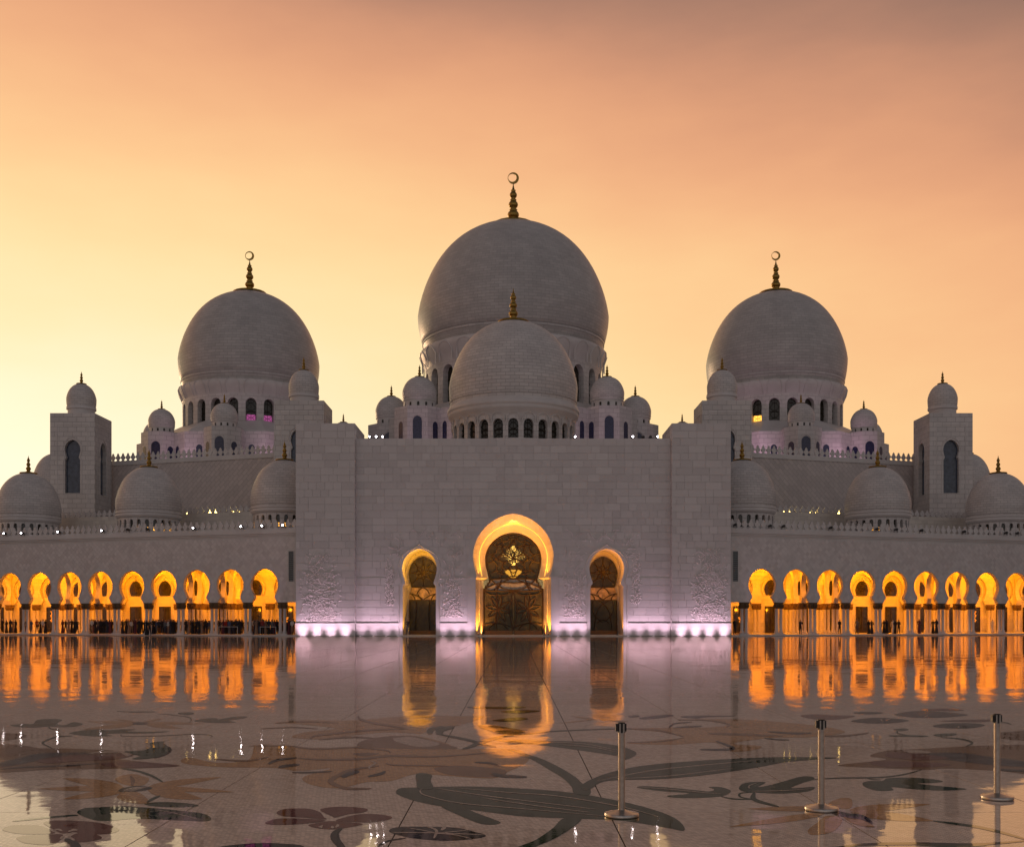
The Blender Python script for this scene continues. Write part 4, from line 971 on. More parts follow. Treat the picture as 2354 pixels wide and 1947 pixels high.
# room behind the portal
m_ = MB(E)
for f in ([(-5,YF+12,0),(5,YF+12,0),(5,YF+12,14),(-5,YF+12,14)],[(-5,YF+5.6,0),(-5,YF+12,0),(-5,YF+12,14),(-5,YF+5.6,14)],[(5,YF+12,0),(5,YF+5.6,0),(5,YF+5.6,14),(5,YF+12,14)],[(-5,YF+12,14),(5,YF+12,14),(5,YF+5.6,14),(-5,YF+5.6,14)],[(-5,YF+2.6,.05),(5,YF+2.6,.05),(5,YF+12,.05),(-5,YF+12,.05)]): m_.face(f)
m_.build('vestibule', simple('vestibule_stone', (.32,.30,.23), .6, sc=1.5, var=.5), ent)
light('POINT', 'vestibule_light', (3.8, 5.0, 3.0), 700, (1, .84, .60), ent, radius=.15)
light('POINT', 'vestibule_light', (-3.8, 5.0, 3.0), 700, (1, .84, .60), ent, radius=.15)
# chandelier hanging in the vestibule
ch = thing('chandelier', 'sparkling crystal chandelier seen through the middle portal glass', 'chandelier', (0, YF+4.4, 7.0))
m_ = MB()
for k in range(260):
    a = random.random()*2*PI; q_ = random.random(); z = 1.35+2.3*q_; r = (.15+1.35*math.sin(PI*q_)**1.6)*random.random()**.6
    x, y, s_ = r*math.cos(a), r*math.sin(a), .016+.022*random.random()
    m_.add([(x-s_,y,z),(x+s_,y,z),(x,y-s_,z),(x,y+s_,z),(x,y,z-s_*1.8),(x,y,z+s_*1.8)], [(0,2,4),(2,1,4),(1,3,4),(3,0,4),(2,0,5),(1,2,5),(3,1,5),(0,3,5)])
m_.build('crystals', 'crystal', ch, kind='stuff')
m_ = MB(); m_.lathe([(0,-.15),(.3,-.08),(.7,.15),(.98,.55),(1.05,.8),(.9,.7),(.5,.35),(0,.1)], 20); m_.build('glowing_bowl', 'heart', ch, smooth=True)
m_ = MB(); m_.lathe([(.04,.1),(.04,6.6)], 8); m_.build('stem', 'gold', ch)
# side portals
for k, cx_ in enumerate(SX):
    sp = [(1.68,.15),(1.68,5.0),(1.5,5.3),(1.48,5.5),(1.42,5.75)] + [(w, z) for w, z in keyhole(1.6, 0, 5.4, 1.42, 5.8, 1.72, 7.5, 9.45, 12)[2:] if z > 5.8]
    y = YF+5.3
    # ring wall closing the tunnel round the door
    m_ = MB(E); bigk = [(w+.02, z) for w, z in sidep]
    wall_open(m_, cx_-2.02, cx_+2.02, .12, 10.06, y+.25, y+.4, [(cx_, [(w*1.02, max(.12, z)) for w, z in sp])]); m_.build('door_surround', 'inner', ent)
    lu = glaze(ent, 'lunette_glass', cx_, sp, 5.8, 9.44, y, 'pane_brown'); ln = []
    for j in range(8):
        a = PI/2+2*PI*j/8; ln.append(arc(0, 7.5, 1.0*math.cos(a), 7.5+1.0*math.sin(a), .2)); ln.append(arc(0, 7.5, 1.0*math.cos(a), 7.5+1.0*math.sin(a), -.2))
        ez = min(max(7.5+1.75*math.sin(a), 5.85), 9.3); ln.append([(1.0*math.cos(a), 7.5+1.0*math.sin(a)), (max(-1, min(1, math.cos(a)*1.2))*interp(sp, ez), ez)])
    bars(lu, ln, .06, y-.04, cx_=cx_)
    bd = glaze(ent, 'transom_glass', cx_, sp, 4.2, 5.78, y, 'pane_tan')
    ln = [arc(-1.66,5.0,0,4.25,.15), arc(0,4.25,1.66,5.0,.15), arc(-.75,4.95,0,5.75,.12), arc(0,5.75,.75,4.95,.12), arc(-.62,4.9,-.2,4.3,-.05), arc(-1.45,4.95,-.95,4.2,.1), arc(1.45,4.95,.95,4.2,-.1), [(-1.66,4.2),(1.66,4.2)], [(-1.4,5.78),(1.4,5.78)]]
    bars(bd, ln, .065, y-.04, cx_=cx_)
    m_ = MB(E); m_.box(cx_-1.66, cx_+1.66, y, y+.03, .15, 4.2); dd = m_.build('portal_door', 'pane_brown', ent)
    ln = [[(-1.64,.15),(-1.64,4.2)], [(1.64,.15),(1.64,4.2)]]
    if k: ln += [arc(-1.2,4.1,-.1,1.6,-.5), arc(1.2,4.1,.1,1.6,.5), arc(-.6,4.15,.9,1.6,.5), arc(.6,4.15,-.9,1.6,-.5), arc(-.8,1.4,.8,1.4,.5), arc(-1.1,.5,-.9,2.2,0), arc(1.1,.5,.9,2.2,0)]
    else: ln += [arc(-1.0,.6,-.8,4.2,-.1), arc(.8,.6,.8,4.2,.1)]
    bars(dd, ln, .06, y-.04, cx_=cx_)
    m_ = MB(E); m_.box(cx_-1.64, cx_+1.64, y-.07, y+.06, .12, .6); m_.build('kick_plate', bpy.data.materials['warm_bronze_panel'], dd)
    m_ = MB(E)
    for f in ([(cx_-3,YF+10,0),(cx_+3,YF+10,0),(cx_+3,YF+10,11),(cx_-3,YF+10,11)],): m_.face(f)
    m_.build('vestibule_wall', bpy.data.materials['vestibule_stone'], ent)
    m_ = MB(E); m_.box(cx_-1.9, cx_+1.9, YF-.05, YF+5.6, -.02, .12); m_.build('threshold', 'inner', ent)

    for sg in (-1, 1): light('SPOT', 'passage_light', (cx_+sg*1.55, .5, .3), 700 if k == 0 else 500, (1, .42, .02) if k == 0 else (1, .34, .03), ent, radius=.06, aim=(cx_-sg*.6, 2.2, 9), angle=100, blend=.6)
    light('POINT', 'vestibule_light', (cx_+2.3, 8.2, 4), 160, (1, .68, .4), ent, radius=.3)
    for sg in (-1, 1): light('SPOT', 'crescent_light', (cx_+sg*1.5, .7, 5.9), 620 if k == 0 else 420, (1, .44, .02) if k == 0 else (1, .34, .02), ent, radius=.06, aim=(cx_-sg*.2, 2.4, 9.6), angle=120, blend=.6)
    # raised band round the opening
    kk = [(w+.45, z) for w, z in sidep[:-1]]+[(0, 10.55)]
    m_ = MB(E); m_.tube([(cx_-w, YF-.03, z) for w, z in kk]+[(cx_+w, YF-.03, z) for w, z in kk[:-1][::-1]], .055, 6); m_.build('arch_moulding', 'plain', ent)
m_ = MB(E); m_.box(-4.3, 4.3, YF-.05, YF+2.7, -.02, .12); m_.build('threshold', 'inner', ent)
for sg in (-1, 1):                            # lamps hidden on the ledges of the middle portal
    m_ = MB(); m_.box(-.12,.12,-.1,.1,0,.1); lo = link('ledge_lamp', m_.mesh('ledge_lamp', 'fixture'), ent, (sg*4.0, .35, .13)); light('SPOT', 'ledge_light', (0, 0, .15), 3600, (1, .34, .03), lo, radius=.08, aim=(-sg*3.0, .6, 11), angle=90); light('SPOT', 'ledge_light', (-sg*.35, 1.6, .15), 1500, (1, .36, .05), lo, radius=.08, aim=(-sg*3.0, 2.0, 11), angle=90)
light('SPOT', 'passage_light', (0, .45, 13.3), 220, (1, .40, .02), ent, radius=.06, aim=(0, 1.25, 12.4), angle=130, blend=.5)
for sg in (-1, 1): light('SPOT', 'ledge_light', (sg*3.75, .5, 6.95), 620, (1, .36, .02), ent, radius=.08, aim=(sg*.6, .9, 13), angle=130, blend=.7)
# ledges either side of the portal
for sg in (-1, 1):
    m_ = MB(E); a, b = sorted((sg*4.3, sg*5.45)); m_.box(a, b, YF-.16, YF, 6.76, 6.9); m_.build('ledge', 'plain', ent)
    m_ = MB(E); a, b = sorted((sg*4.34, sg*5.2)); m_.box(a, b, YF-.08, YF, .0, 6.74); m_.build('pilaster', 'plain', ent)
# ---- stone facing: one block after another, clipped round the openings
CO = .845
def facing(zone_x0, zone_x1, z_start, z_end, y, ops, dado, store):
    rows = max(1, round((z_end-z_start)/CO)); ch_ = (z_end-z_start)/rows
    for r in range(rows):
        za, zb = z_start+r*ch_, z_start+(r+1)*ch_
        x = zone_x0; first = True
        while x < zone_x1-.01:
            w = random.choice((.95, 1.9, 1.9, 1.43, .95)) if not first else random.choice((.95, 1.43, 1.9))*(1 if r % 2 else .5)
            first = False
            if zone_x1-(x+w) < .5: w = zone_x1-x
            store.append((x, x+w, za, zb, y)); x += w
blk = []
for a, b in ((-18.1, -5.25), (5.25, 18.1)):
    facing(a, b, 1.6, 6.7, YF, None, None, blk)
facing(-18.1, 18.1, 6.95, HT, YF, None, None, blk)
for a, b in ((-13.2+.0, -8.45), (8.45, 13.2), (-5.25, -5.2), (5.2, 5.25)):
    if b-a > 1: facing(a, b, .03, 1.58, YF, None, None, blk)
OPS = [(0, [(w+.05, z) for w, z in mainp[:-1]]+[(0, 14.15)])]+[(c, [(w+.50, z) for w, z in sidep[:-1]]+[(0, 10.62)]) for c in SX]
full = []; clipped = []
for x0, x1, za, zb, y in blk:
    pieces = [(x0, x1)]
    cut = []
    for c, P in OPS:
        if P[-1][1] <= za: continue
        if x0 < c < x1 and za < P[-1][1]:
            pieces = [q_ for p in pieces for q_ in ([(p[0], c), (c, p[1])] if p[0] < c < p[1] else [p])]
    for a, b in pieces:
        if b-a < .05: continue
        zs_ = [za+(zb-za)*i/5 for i in range(6)]; L_ = [a]*6; R_ = [b]*6; hit = False
        for c, P in OPS:
            for i, z in enumerate(zs_):
                if z > P[-1][1]: continue
                w = interp(P, z); 
                if w is None: continue
                if (a+b)/2 < c and R_[i] > c-w: R_[i] = max(L_[i], c-w); hit = True
                if (a+b)/2 >= c and L_[i] < c+w: L_[i] = min(R_[i], c+w); hit = True
        if not hit and len(pieces) == 1: full.append((a, b, za, zb, y))
        elif not hit: clipped.append(([(a, z) for z in zs_], [(b, z) for z in zs_], y))
        elif max(r-l for l, r in zip(L_, R_)) > .04: clipped.append((list(zip(L_, zs_)), list(zip(R_, zs_)), y))
# pylons
PX = ((-24.85, -18.1), (18.1, 24.85)); YP = YF-.78; HP = 24.3
for k, (a, b) in enumerate(PX):
    m_ = MB(E); m_.box(a, b, YP, YP+7.9, 0, HP); m_.build('pylon', 'wall', ent)
    facing(a+.01, b-.01, 1.62, HP-.02, YP, None, None, full_p := [])
    full += full_p
full.sort(key=lambda t_: (abs(t_[2]-1.6) > 6 and 1 or 0, t_[2], abs(t_[0])))
GAP = .021; cache = {}
def blockmesh(w, h):
    k = (round(w, 3), round(h, 3))
    if k not in cache:
        m_ = MB(); m_.box(-w/2+GAP, w/2-GAP, -.035, 0, -h/2+GAP, h/2-GAP); cache[k] = m_.mesh('stone_block', 'block')
    return cache[k]
rest = MB(E)
for i, (a, b, za, zb, y) in enumerate(full):
    pr = random.random()*.008
    if i < 300: link('stone_block', blockmesh(b-a, zb-za), ent, ((a+b)/2, y-YF-pr, (za+zb)/2))
    else: rest.box(a+GAP, b-GAP, y-.035-pr, y, za+GAP, zb-GAP)
for Lp, Rp, y in clipped:
    d = y-.035-random.random()*.008
    Lq = [(x+GAP, z) for x, z in Lp]; Rq = [(max(x-GAP, l[0]), z) for (x, z), l in zip(Rp, Lq)]
    Lq[0] = (Lq[0][0], Lq[0][1]+GAP); Rq[0] = (Rq[0][0], Rq[0][1]+GAP); Lq[-1] = (Lq[-1][0], Lq[-1][1]-GAP); Rq[-1] = (Rq[-1][0], Rq[-1][1]-GAP)
    # keep only the run where the piece has width
    run = [i for i in range(6) if Rq[i][0]-Lq[i][0] > .012]
    if len(run) < 2: continue
    i0, i1 = run[0], run[-1]
    rest.prism([Rq[i] for i in range(i0, i1+1)][::1]+[Lq[i] for i in range(i1, i0-1, -1)], d, y)
rest.build('upper_stone_facing', 'block', ent, kind='stuff')
# dado panels, each topped by a dark strip painted in for the gap's shade
for k, (a, b, y) in enumerate(((PX[0][0]-.04, PX[0][1]+.04, YP), (PX[1][0]-.04, PX[1][1]+.04, YP), (-18.06, -13.2, YF), (-8.45, -5.3, YF), (5.3, 8.45, YF), (13.2, 18.06, YF))):
    m_ = MB(E); m_.box(a, b, y-.10, y, .02, 1.08); m_.box(a, b, y-.10, y, 1.10, 1.50); da_ = m_.build('dado', 'plain', ent)
    m_ = MB(E); m_.box(a, b, y-.13, y, 1.50, 1.56); m_.build('dado_shadow_strip', 'groove', da_)
# ---- carved floral relief
def relief(x0, x1, z0, z1, y, nleaf, nv, seed, taper=None):
    rnd = random.Random(seed); m_ = MB(E)
    for _ in range(nv):
        x = rnd.uniform(x0+.2, x1-.2); z = z0+(z1-z0)*rnd.random()**1.6*.9; a = rnd.uniform(.2, PI-.2); P = []; cv = rnd.uniform(-.35, .35)
        for k in range(rnd.randint(5, 10)):
            P.append((x, y-.02, z)); x += .28*math.cos(a); z += .28*math.sin(a); a += cv+rnd.uniform(-.15, .15)
            if not (x0 < x < x1 and z0 < z < z1): break
        if len(P) > 2: m_.tube(P, .042, 5)
    for _ in range(nleaf):
        z = z0+(z1-z0)*rnd.random()**1.5; x = (x0+x1)/2+(x1-x0)*.56*max(-1, min(1, rnd.gauss(0, .5))); a = rnd.uniform(0, 2*PI); l = rnd.uniform(.14, .30); w = l*.36; c, s_ = math.cos(a), math.sin(a); h = rnd.uniform(.05, .09)*max(.45, 1-z/15)
        if taper and not taper(x, z): continue
        p = lambda u, v, d: (x+u*c-v*s_, y-d, z+u*s_+v*c)
        vs = [p(-l,0,0), p(0,-w,0), p(l,0,0), p(0,w,0), p(-.2*l,0,h), p(.35*l,0,h*.8)]
        m_.add(vs, [(0,1,4),(1,5,4),(1,2,5),(2,3,5),(3,4,5),(3,0,4)])
    return m_.build('carved_flowers', 'carve', ent, kind='stuff')
yS = -.042
relief(-24.0, -20.0, 1.7, 6.9, YP+yS, 330, 30, 1); relief(-23.8, -20.1, 6.0, 9.5, YP+yS, 130, 22, 2)
relief(20.6, 24.3, 1.7, 6.9, YP+yS, 330, 30, 3); relief(20.8, 24.2, 6.0, 10.0, YP+yS, 140, 24, 4)
relief(-14.6, -13.7, 3.6, 9.0, YF+yS, 150, 10, 5); relief(13.6, 14.6, 3.8, 9.6, YF+yS, 160, 10, 6)
relief(-8.2, -5.9, 2.2, 6.6, YF+yS, 190, 18, 7); relief(-8.2, -5.9, 5.5, 10.4, YF+yS, 60, 12, 8)
relief(5.9, 8.2, 2.2, 6.6, YF+yS, 190, 18, 9); relief(5.9, 8.2, 5.5, 10.4, YF+yS, 60, 12, 10)
relief(-14.4, -12.6, 9.0, 11.8, YF+yS, 14, 6, 11); relief(12.6, 14.4, 9.0, 11.8, YF+yS, 14, 6, 12)
relief(-12.4, -6.0, 10.7, 12.4, YF+yS, 14, 8, 13); relief(6.0, 12.4, 10.7, 12.4, YF+yS, 14, 8, 14)
# ================================================================== UPLIGHTS in the floor
m_ = MB(); m_.lathe([(0,.03),(.11,.03),(.11,.03),(.15,.02),(.15,0),(0,0)], 16); m_.mi = [0 if i < 16 else 1 for i in range(len(m_.f))]
upm = m_.mesh('uplight', ['lamp_up', 'steel'])
NUM = ['outermost', 'second from the outside', 'third from the outside', 'innermost']
def uplight(x, y, p, label, aimz=7, ang=70, dy=.15):
    o = thing('uplight', label, 'floor light', (x, y, .0), 'floor lights washing the marble wall')
    link('lens', upm, o, (0, 0, .001)); light('SPOT', 'uplight_beam', (0, 0, .06), p, (1, .66, .84), o, radius=.06, aim=(0, dy, aimz), angle=ang, blend=1.0)
    light('SPOT', 'uplight_wash', (0, 0, .07), 235, (1, .64, .85), o, radius=.06, aim=(0, 1.2, 4.4), angle=116, blend=1.0)
for sg, sn in ((-1, 'left'), (1, 'right')):
    for k, xs in enumerate((696, 729, 761, 794)):
        uplight(sg*abs(wx(xs, YP)), YP-1.15, 135, f'{NUM[k]} of the four hot floor lights below the {sn} carved pylon', ang=84, dy=1.15, aimz=.72)
    for k, xs in enumerate((832, 861, 890, 918)):
        uplight(sg*abs(wx(xs, YF)), YF-1.2, 34, f'{NUM[k]} of four softer floor lights between {sn} pylon and side portal', ang=78, dy=1.2, aimz=.85)
    for k, xs in enumerate((1020, 1048.6, 1077.6)):
        uplight(sg*abs(wx(xs, YF)), YF-1.2, 34, f'{("outer", "middle", "inner")[k]} one of three floor lights between {sn} and main portals', ang=78, dy=1.2, aimz=.85)
# ================================================================== FLOODLIGHTS along the parapets
fb = MB(); fb.box(-.13,.13,-.05,.22,.22,.46); fb.tube([(-.2,.08,0),(-.2,.08,.34),(.2,.08,.34),(.2,.08,0)], .03, 5); fb = fb.mesh('lamp_body', 'fixture')
fo = MB(); fo.lathe([(0,0),(.17,0),(.17,.2),(.12,.3),(0,.3)], 16); fo = fo.mesh('lamp_can', 'fixture')
fl1 = MB(); fl1.lathe([(0,.02),(.08,.015),(.085,0)], 14); fl1 = fl1.mesh('lens', 'lamp_white')
def flood(x, y, z, lit, label):
    o = thing('floodlight', label, 'floodlight', (x, y, z), 'floodlights along the parapets')
    link('bracket', fb, o, (0, 0, 0)); c = link('lamp_can', fo, o, (0, -.1, .35)); c.rotation_euler = (PI/2, 0, 0)
    if lit: l = link('lens', fl1, o, (0, -.41, .35)); l.rotation_euler = (PI/2, 0, 0)
def wing_pt(xs, v, side):
    k = abs(xs-CX)/F; Xa = k*(Z0-25*TT+v)/(1-k*TT); return side*Xa, Z0+v+TT*(Xa-25)
OR = ['outermost', 'second', 'third', 'fourth', 'fifth', 'sixth', 'seventh', 'eighth', 'ninth', 'tenth']
for i, xs in enumerate((13.7, 54, 137.7, 237.7, 447.7, 556.7, 604.7, 652.7)):
    x, y = wing_pt(xs, .0, -1); flood(x, y-.28, 12.5, True, f'lit white floodlight on the left arcade parapet, {OR[i]} counted from the left')
for i, xs in enumerate((296, 341)):
    x, y = wing_pt(xs, .0, -1); flood(x, y-.28, 12.55, False, f'unlit black floodlight before the middle left dome, {("left", "right")[i]} of two')
for i, xs in enumerate((1689, 1769, 1799.7, 1908, 2014, 2058, 2116, 2214, 2310, 2336)):
    x, y = wing_pt(xs, .0, 1); flood(x, y-.28, 12.55, False, f'unlit black floodlight on the right arcade parapet, {OR[i]} counted from the entrance' if i else 'unlit black floodlight on the right arcade parapet, first counted from the entrance')
for i, (xs, lit) in enumerate(((850.7, 1), (865.7, 1), (880.7, 1), (1321.7, 1), (1454, 1), (1511, 1), (1478, 0), (1495, 0))):
    flood(wx(xs, 124.2), 124.2, HT-.05, lit, f'{"lit" if lit else "dark"} floodlight on the entrance roof edge, {("leftmost of three","middle of three","right one of three by the left little dome","beside the right foot of the entrance dome","lower right by the podium","rightmost near the pylon","left of a dark pair","right of a dark pair")[i]}')
ym = MB(); ym.box(-.16,.16,-.1,.1,0,.42); ym = ym.mesh('lamp_glow', 'lamp_yellow'); yb = MB(); yb.box(-.2,.2,-.05,.14,-.25,0); yb = yb.mesh('lamp_base', 'fixture')
for i, (xs, side) in enumerate(((427.7,-1),(483,-1),(497,-1),(539,-1),(553,-1),(1804,1),(1817,1),(1859.7,1),(1872,1),(1927,1))):
    x, y = wing_pt(xs, 14.0, side); k = i % 5
    o = thing('parapet_lamp', f'yellow lamp glowing between the merlons of the upper {"left" if side < 0 else "right"} wall, {("first", "second", "third", "fourth", "fifth")[k]} from the left', 'lamp', (x, y-.02, 16.15), 'yellow lamps behind the upper parapet')
    link('lamp_glow', ym, o); link('lamp_base', yb, o)
# soft magenta floodlighting of the podiums and of one arcade dome
for x, y, z, p, aim in ((-38, 168, 26.4, 500, (-38, 176, 30)), (-54, 168, 26.4, 400, (-54, 176, 30)), (38, 168, 26.4, 900, (38, 176, 30)), (54, 168, 26.4, 700, (54, 176, 30)), (-14, 160, 26, 500, (-14, 172, 32)), (14, 160, 26, 500, (14, 172, 32))):
    light('SPOT', 'podium_wash', (x, y, z), p*1.3, (1, .55, .80), None, radius=.2, aim=aim, angle=110)
x, y, _ = W(-1)(UD[0], 6.3, 0)
light('SPOT', 'dome_wash', (x+3.4, y-6.0, 12.6), 170, (1, .5, .75), None, radius=.1, aim=(x+1.2, y-3.2, 15.5), angle=70)
x, y, _ = W(1)(UD[0], 6.3, 0)
light('SPOT', 'dome_wash', (x-3.4, y-6.0, 12.6), 110, (1, .5, .75), None, radius=.1, aim=(x-1.2, y-3.2, 15.5), angle=70)
# ================================================================== STANCHIONS
def stanchion(xs, ytop, yb_, label):
    x, y = fl(xs, yb_); h = (yb_-ytop)*y/F
    t = thing('stanchion', label, 'stanchion', (x, y, .005), 'steel queue posts on the wet plaza')
    m_ = MB(); m_.lathe([(0,0),(.165,0),(.165,0),(.168,.022),(.162,.032),(.162,.032),(.08,.052),(.036,.062),(.036,.062),(0,.062)], 48); m_.build('base', 'steel', t, smooth=True)
    m_ = MB(); m_.lathe([(.0325,.05),(.0325,h-.1)], 28); m_.build('post', 'steel', t, smooth=True)
    m_ = MB(); m_.lathe([(.0325,h-.1),(.036,h-.1),(.036,h-.1),(.036,h-.004),(.036,h-.004),(.033,h),(0,h)], 28); m_.build('head', 'black', t, smooth=True)
    m_ = MB(); m_.box(-.058,-.030,-.026,.026,h-.085,h-.012); m_.build('belt_cassette', 'black', t)
    m_ = MB(); m_.box(.030,.045,-.02,.02,h-.085,h-.012); m_.build('belt_clip', 'black', t)
    for dx in (-.019, .017):
        m_ = MB(); m_.box(dx-.007, dx+.007, -.037, -.030, h-.1, h-.01); m_.build('head_strip', 'steel', t)
stanchion(1429, 1661, 1876, 'nearest steel queue post, standing on the huge dark green leaf')
stanchion(1888, 1654, 1862, 'middle steel queue post, standing in the tan flower inlay')
stanchion(2292, 1641, 1836, 'rightmost steel queue post near the edge of the picture')
for xs, lab in ((1110, 'thin dark post at the left foot of the middle portal'), (1252, 'thin dark post at the right foot of the middle portal'), (1419, 'thin dark post inside the right side portal')):
    Zp = YF+.2; t = thing('door_post', lab, 'post', (wx(xs, Zp), Zp, .12), 'dark posts in the portals')
    m_ = MB(); m_.lathe([(0,0),(.16,0),(.16,.03),(.07,.05),(.07,1.2),(0,1.22)], 12); m_.build('post', 'frame', t)
# ================================================================== PEOPLE
def cloth(name, col, rough=.85): return simple(name, col, rough, var=.2, sc=9)
SKIN = cloth('skin', (.30, .17, .11), .6); HAIR = cloth('dark_hair', (.012, .010, .009))
CL = {'black': cloth('black_cloth', (.010,.010,.013)), 'navy': cloth('navy_cloth', (.015,.02,.035)), 'grey': cloth('grey_cloth', (.12,.12,.13)), 'white': cloth('white_cloth', (.62,.6,.57)),
      'red': cloth('red_cloth', (.25,.025,.02)), 'tan': cloth('tan_cloth', (.28,.17,.11)), 'blue': cloth('blue_cloth', (.06,.09,.18)), 'maroon': cloth('maroon_cloth', (.09,.02,.03)), 'denim': cloth('denim_cloth', (.03,.04,.07))}
def person_mesh(kind, top, bot, arms, stride=.07, seed=0, h=1.75):
    """one continuous skinned body; arms: down, front, folded, phone. kind: trousers, robe"""
    V = []; Ed = []; Rr = []
    def v(x, y, z, r, link_=None):
        V.append((x, y, z)); Rr.append(r); i = len(V)-1
        if link_ is not None: Ed.append((link_, i))
        return i
    pel = v(0, 0, .97, .125)
    wa = v(0, 0, 1.12, .115, pel); che = v(0, -.01, 1.30, .145, wa); ub = v(0, .01, 1.43, .12, che); nk = v(0, 0, 1.50, .052, ub); ch = v(0, -.015, 1.565, .07, nk); hd = v(0, -.01, 1.645, .092, ch); tp = v(0, 0, 1.70, .072, hd)
    for s in (-1, 1):
        sh = v(s*.175, .01, 1.415, .062, ub)
        if arms == 'down': el = v(s*.225, .03, 1.15, .048, sh); wr = v(s*.235, -.02, .90, .034, el); v(s*.235, -.04, .81, .036, wr)
        elif arms == 'front': el = v(s*.22, .02, 1.16, .05, sh); wr = v(s*.10, -.19, 1.10, .036, el); v(s*.04, -.22, 1.10, .036, wr)
        elif arms == 'phone': el = v(s*.22, -.06, 1.18, .05, sh); wr = v(s*.09, -.22, 1.36, .034, el); v(s*.05, -.24, 1.43, .034, wr)
        else: el = v(s*.24, .0, 1.15, .052, sh); wr = v(-s*.02, -.15, 1.17+s*.03, .04, el); v(-s*.09, -.16, 1.19+s*.03, .036, wr)
    if kind == 'robe':
        a = v(0, 0, .70, .165, pel); b = v(0, 0, .40, .20, a); c = v(0, 0, .10, .235, b); v(0, 0, .03, .22, c)
    else:
        for s in (-1, 1):
            hp = v(s*.09, 0, .88, .098, pel); kn = v(s*(.09+stride*.3), -.02*s, .50, .064, hp); an = v(s*(.09+stride), .02, .10, .045, kn); v(s*(.10+stride), -.12, .035, .038, an)
    me = bpy.data.meshes.new('person_src'); bm = bmesh.new(); sk = bm.verts.layers.skin.verify()
    vs = [bm.verts.new(p) for p in V]
    for q_, r in zip(vs, Rr): q_[sk].radius = (r, r*(.80 if r > .1 and kind != 'robe' else .9))
    vs[0][sk].use_root = True
    for a, b in Ed: bm.edges.new((vs[a], vs[b]))
    bm.to_mesh(me); bm.free()
    o = bpy.data.objects.new('person_src', me); C.objects.link(o)
    o.modifiers.new('k', 'SKIN'); sb = o.modifiers.new('s', 'SUBSURF'); sb.levels = 1
    dg = bpy.context.evaluated_depsgraph_get(); m2 = bpy.data.meshes.new_from_object(o.evaluated_get(dg)); bpy.data.objects.remove(o)
    m2.name = 'person'; m2.materials.clear()
    for m_ in (CL[top], CL[bot], SKIN, HAIR): m2.materials.append(m_)
    for p in m2.polygons:
        x, y, z = p.center
        if z > 1.50:
            if kind == 'robe': k = 0 if (y > -.05 or z > 1.70 or z < 1.55) else 2
            else: k = 3 if (z > 1.68 or (y > .02 and z > 1.58)) else 2
        elif kind == 'robe': k = 0 if z > 1.0 else 1
        else: k = 1 if z < .98 and abs(x) < .2 + (.15 if z < .75 else 0) else 0
        if abs(x) > .205 and z < .86 and arms == 'down': k = 2
        if kind != 'robe' and z < .07: k = 3
        p.material_index = k
    m2.shade_smooth(); return m2
KINDS = [('robe','black','black','front','in a long black robe'), ('robe','black','black','down','in a long black robe'), ('trousers','black','denim','front','in a black top and dark trousers'), ('trousers','navy','black','phone','in a navy top holding up a phone'),
         ('trousers','grey','denim','down','in a grey top and dark trousers'), ('robe','navy','navy','folded','in a dark blue robe'), ('trousers','white','tan','front','in a white top and tan trousers'), ('robe','maroon','maroon','front','in a dark red robe'),
         ('trousers','red','black','down','in a red top and black trousers'), ('robe','white','white','down','in a long white robe'), ('trousers','black','black','folded','all in black with folded arms'), ('robe','tan','tan','front','in a tan robe'), ('trousers','blue','grey','front','in a blue top and grey trousers')]
PM = [person_mesh(a, b, c, d, seed=i, stride=.03+.03*(i % 3)) for i, (a, b, c, d, e) in enumerate(KINDS)]
def person(k, x, y, z, rz, sc, label, group=None):
    o = bpy.data.objects.new('person', PM[k]); C.objects.link(o); o.location = (x, y, z); o.rotation_euler = (0, 0, rz); sc *= 1.05; o.scale = (sc,)*3; tag(o, label, 'person', group); return o
def wing_src(xs, v, side):
    x, y = wing_pt(xs, v, side); return x, y
# single visitors
suit = person(2, -12.15, YF+.35, .12, R(15), 1.03, 'man in a dark suit standing in the left side portal')
RS = [(1689,10,.6,'person all in black in the first narrow bay beside the entrance block'),(1840,3,.2,'person facing the camera holding a phone in the second bright right arch'),(1930,10,.4,'person in black leaning by the columns right of the third right arch'),
      (1970,4,1.2,'person in a grey jacket in the middle of the fourth right arch'),(1997,0,.4,'left person of the robed pair just right of the fourth right arch'),(2004,5,.6,'right person of the robed pair just right of the fourth right arch'),
      (2032,1,.5,'robed person behind the left of the fifth right arch, at the column'),(2039,0,.3,'wide black-robed person at the left of the fifth right arch'),(2053,9,.9,'white-robed person at the back of the group in the fifth right arch'),(2058,0,.2,'black-robed person in front in the fifth right arch group'),
      (2066,10,.5,'person in black with legs apart at the right of the fifth right arch group'),(2113,7,.8,'person in a dark red robe in the sixth right arch'),(2145,1,.3,'black-robed person on the right side of the sixth right arch'),(2153,5,.5,'dark-robed person half behind the columns after the sixth right arch'),(2281,9,2.0,'faint white-robed person in the eighth right arch')]
for xs, k, v, lab in RS:
    x, y = wing_src(xs, v-.5, 1); person(k, x, y, .13, random.uniform(-.6, .6), random.uniform(.95, 1.04), lab)
x, y = wing_src(337, -2.0, -1); person(0, x, y, .0, .3, 1.04, 'left of two dark-clad people stepping in front of the left crowd')
x, y = wing_src(344, -2.0, -1); person(10, x, y, .0, -.3, 1.05, 'right of two dark-clad people stepping in front of the left crowd')
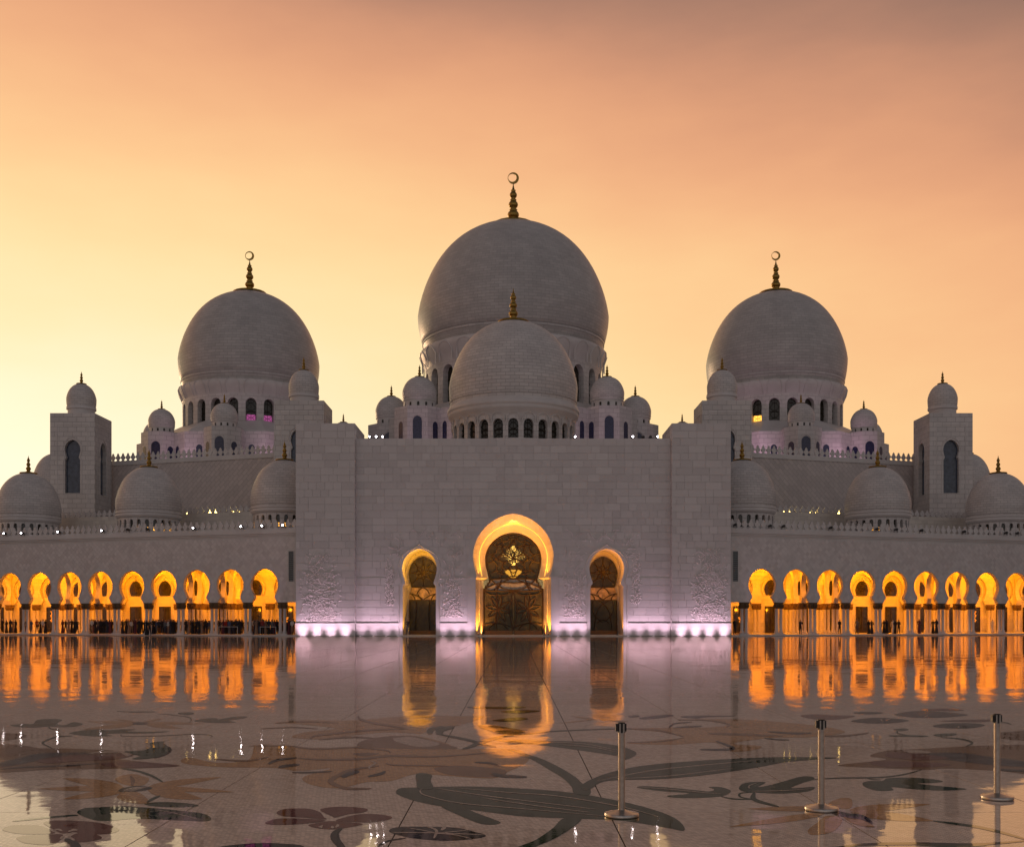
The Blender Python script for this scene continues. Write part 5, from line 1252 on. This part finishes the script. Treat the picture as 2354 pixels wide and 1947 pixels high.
LS = [(6,10,'person in black hands on hips at the far left edge'),(15,0,'short robed person next to the far left edge'),(24,5,'dark blue robed person in the far left group'),(30,11,'tan robed person in the far left group'),(36,1,'black robed person at the right of the far left group'),
      (61,4,'person half hidden by columns after the first full left arch'),(72,12,'person in blue alone in the second left arch'),(85,8,'person in a red top in the second left arch'),(93,1,'black robed person beside the second left arch columns'),(99,6,'person in a white top beside the second left arch columns'),(105,0,'robed person touching the columns after the second left arch'),
      (144,7,'dark red clad person leaning at the left of the third left arch'),(151,2,'person in black top with light legs in the third left arch'),(158,11,'tan clad person in the third left arch'),(165,0,'robed person in the third left arch, first of the dense row'),(171,1,'robed person in the third left arch, second of the dense row'),(177,10,'person in black at the right of the third left arch')]
for xs, k, lab in LS:
    x, y = wing_src(xs, random.uniform(-.3, .6), -1); person(k, x, y, .13, random.uniform(-.8, .8), random.uniform(.94, 1.05), lab)
rnd = random.Random(4)
OR2 = ['first', 'second', 'third', 'fourth', 'fifth', 'sixth', 'seventh', 'eighth', 'ninth']
SH = ['in black robe, hands joined', 'in black robe, arms down', 'in black top', 'holding up a phone', 'in grey top', 'in dark blue robe', 'in white top', 'in dark red robe', 'in red top', 'in white robe', 'with folded arms', 'in tan robe', 'in blue top']
wts = [0,0,1,1,2,3,4,6,5,7,10,10,11,2,12,6,4,9,11,8]
for row, (v, st) in enumerate(((-.15, 7.2), (.75, 6.4), (1.6, 6.0))):
    xs = 203.0+row*2
    while xs < 676:
        k = rnd.choice(wts if row == 0 else wts[:15]); x, y = wing_src(xs, v+rnd.uniform(-.18, .18), -1)
        # leave the column bases free
        u = (abs(x)-25)/CA; dcol = abs(((u-U0+PIT/2) % PIT)-PIT/2)
        if not (dcol < .78 and row < 2) and abs(x) > 25.2:
            ai = int((u-U0)//PIT)
            wh = 'narrow bay by entrance' if ai < 0 else f'{OR2[min(ai, 8)]} arch'; fr2 = (u-U0-ai*PIT)/PIT; hf = '' if ai < 0 else ('right of ' if fr2 < .38 else 'middle of ' if fr2 < .64 else 'left of ')
            person(k, x, y, .13, rnd.uniform(-1.2, 1.2) if rnd.random() < .7 else PI+rnd.uniform(-.6, .6), rnd.uniform(.93, 1.04),
                   f'person {SH[k]}, {("front", "second", "back")[row]} row of left crowd, {hf}{wh}', 'crowd under the left arcade')
        xs += st*rnd.uniform(.75, 1.25)
# queue barriers in front of the crowd
bar_m = simple('pale_rail', (.5,.5,.5), .4, .5)
for a, b, lab in ((503, 546, 'pale queue rail in the crowd left of the second arch from the entrance'), (598, 634, 'pale queue rail in the crowd beside the entrance-side columns')):
    x0, y0 = wing_src(a, -.55, -1); x1, y1 = wing_src(b, -.55, -1)
    t = thing('queue_rail', lab, 'barrier', (x0, y0, .13), 'queue rails by the crowd'); dx, dy = x1-x0, y1-y0
    for nm, P, r in (('rail', [(0,0,.93),(dx,dy,.93)], .03), ('post', [(0,0,0),(0,0,.95)], .03), ('post', [(dx,dy,0),(dx,dy,.95)], .03)):
        m_ = MB(); m_.tube(P, r, 6); m_.build(nm, bar_m, t)
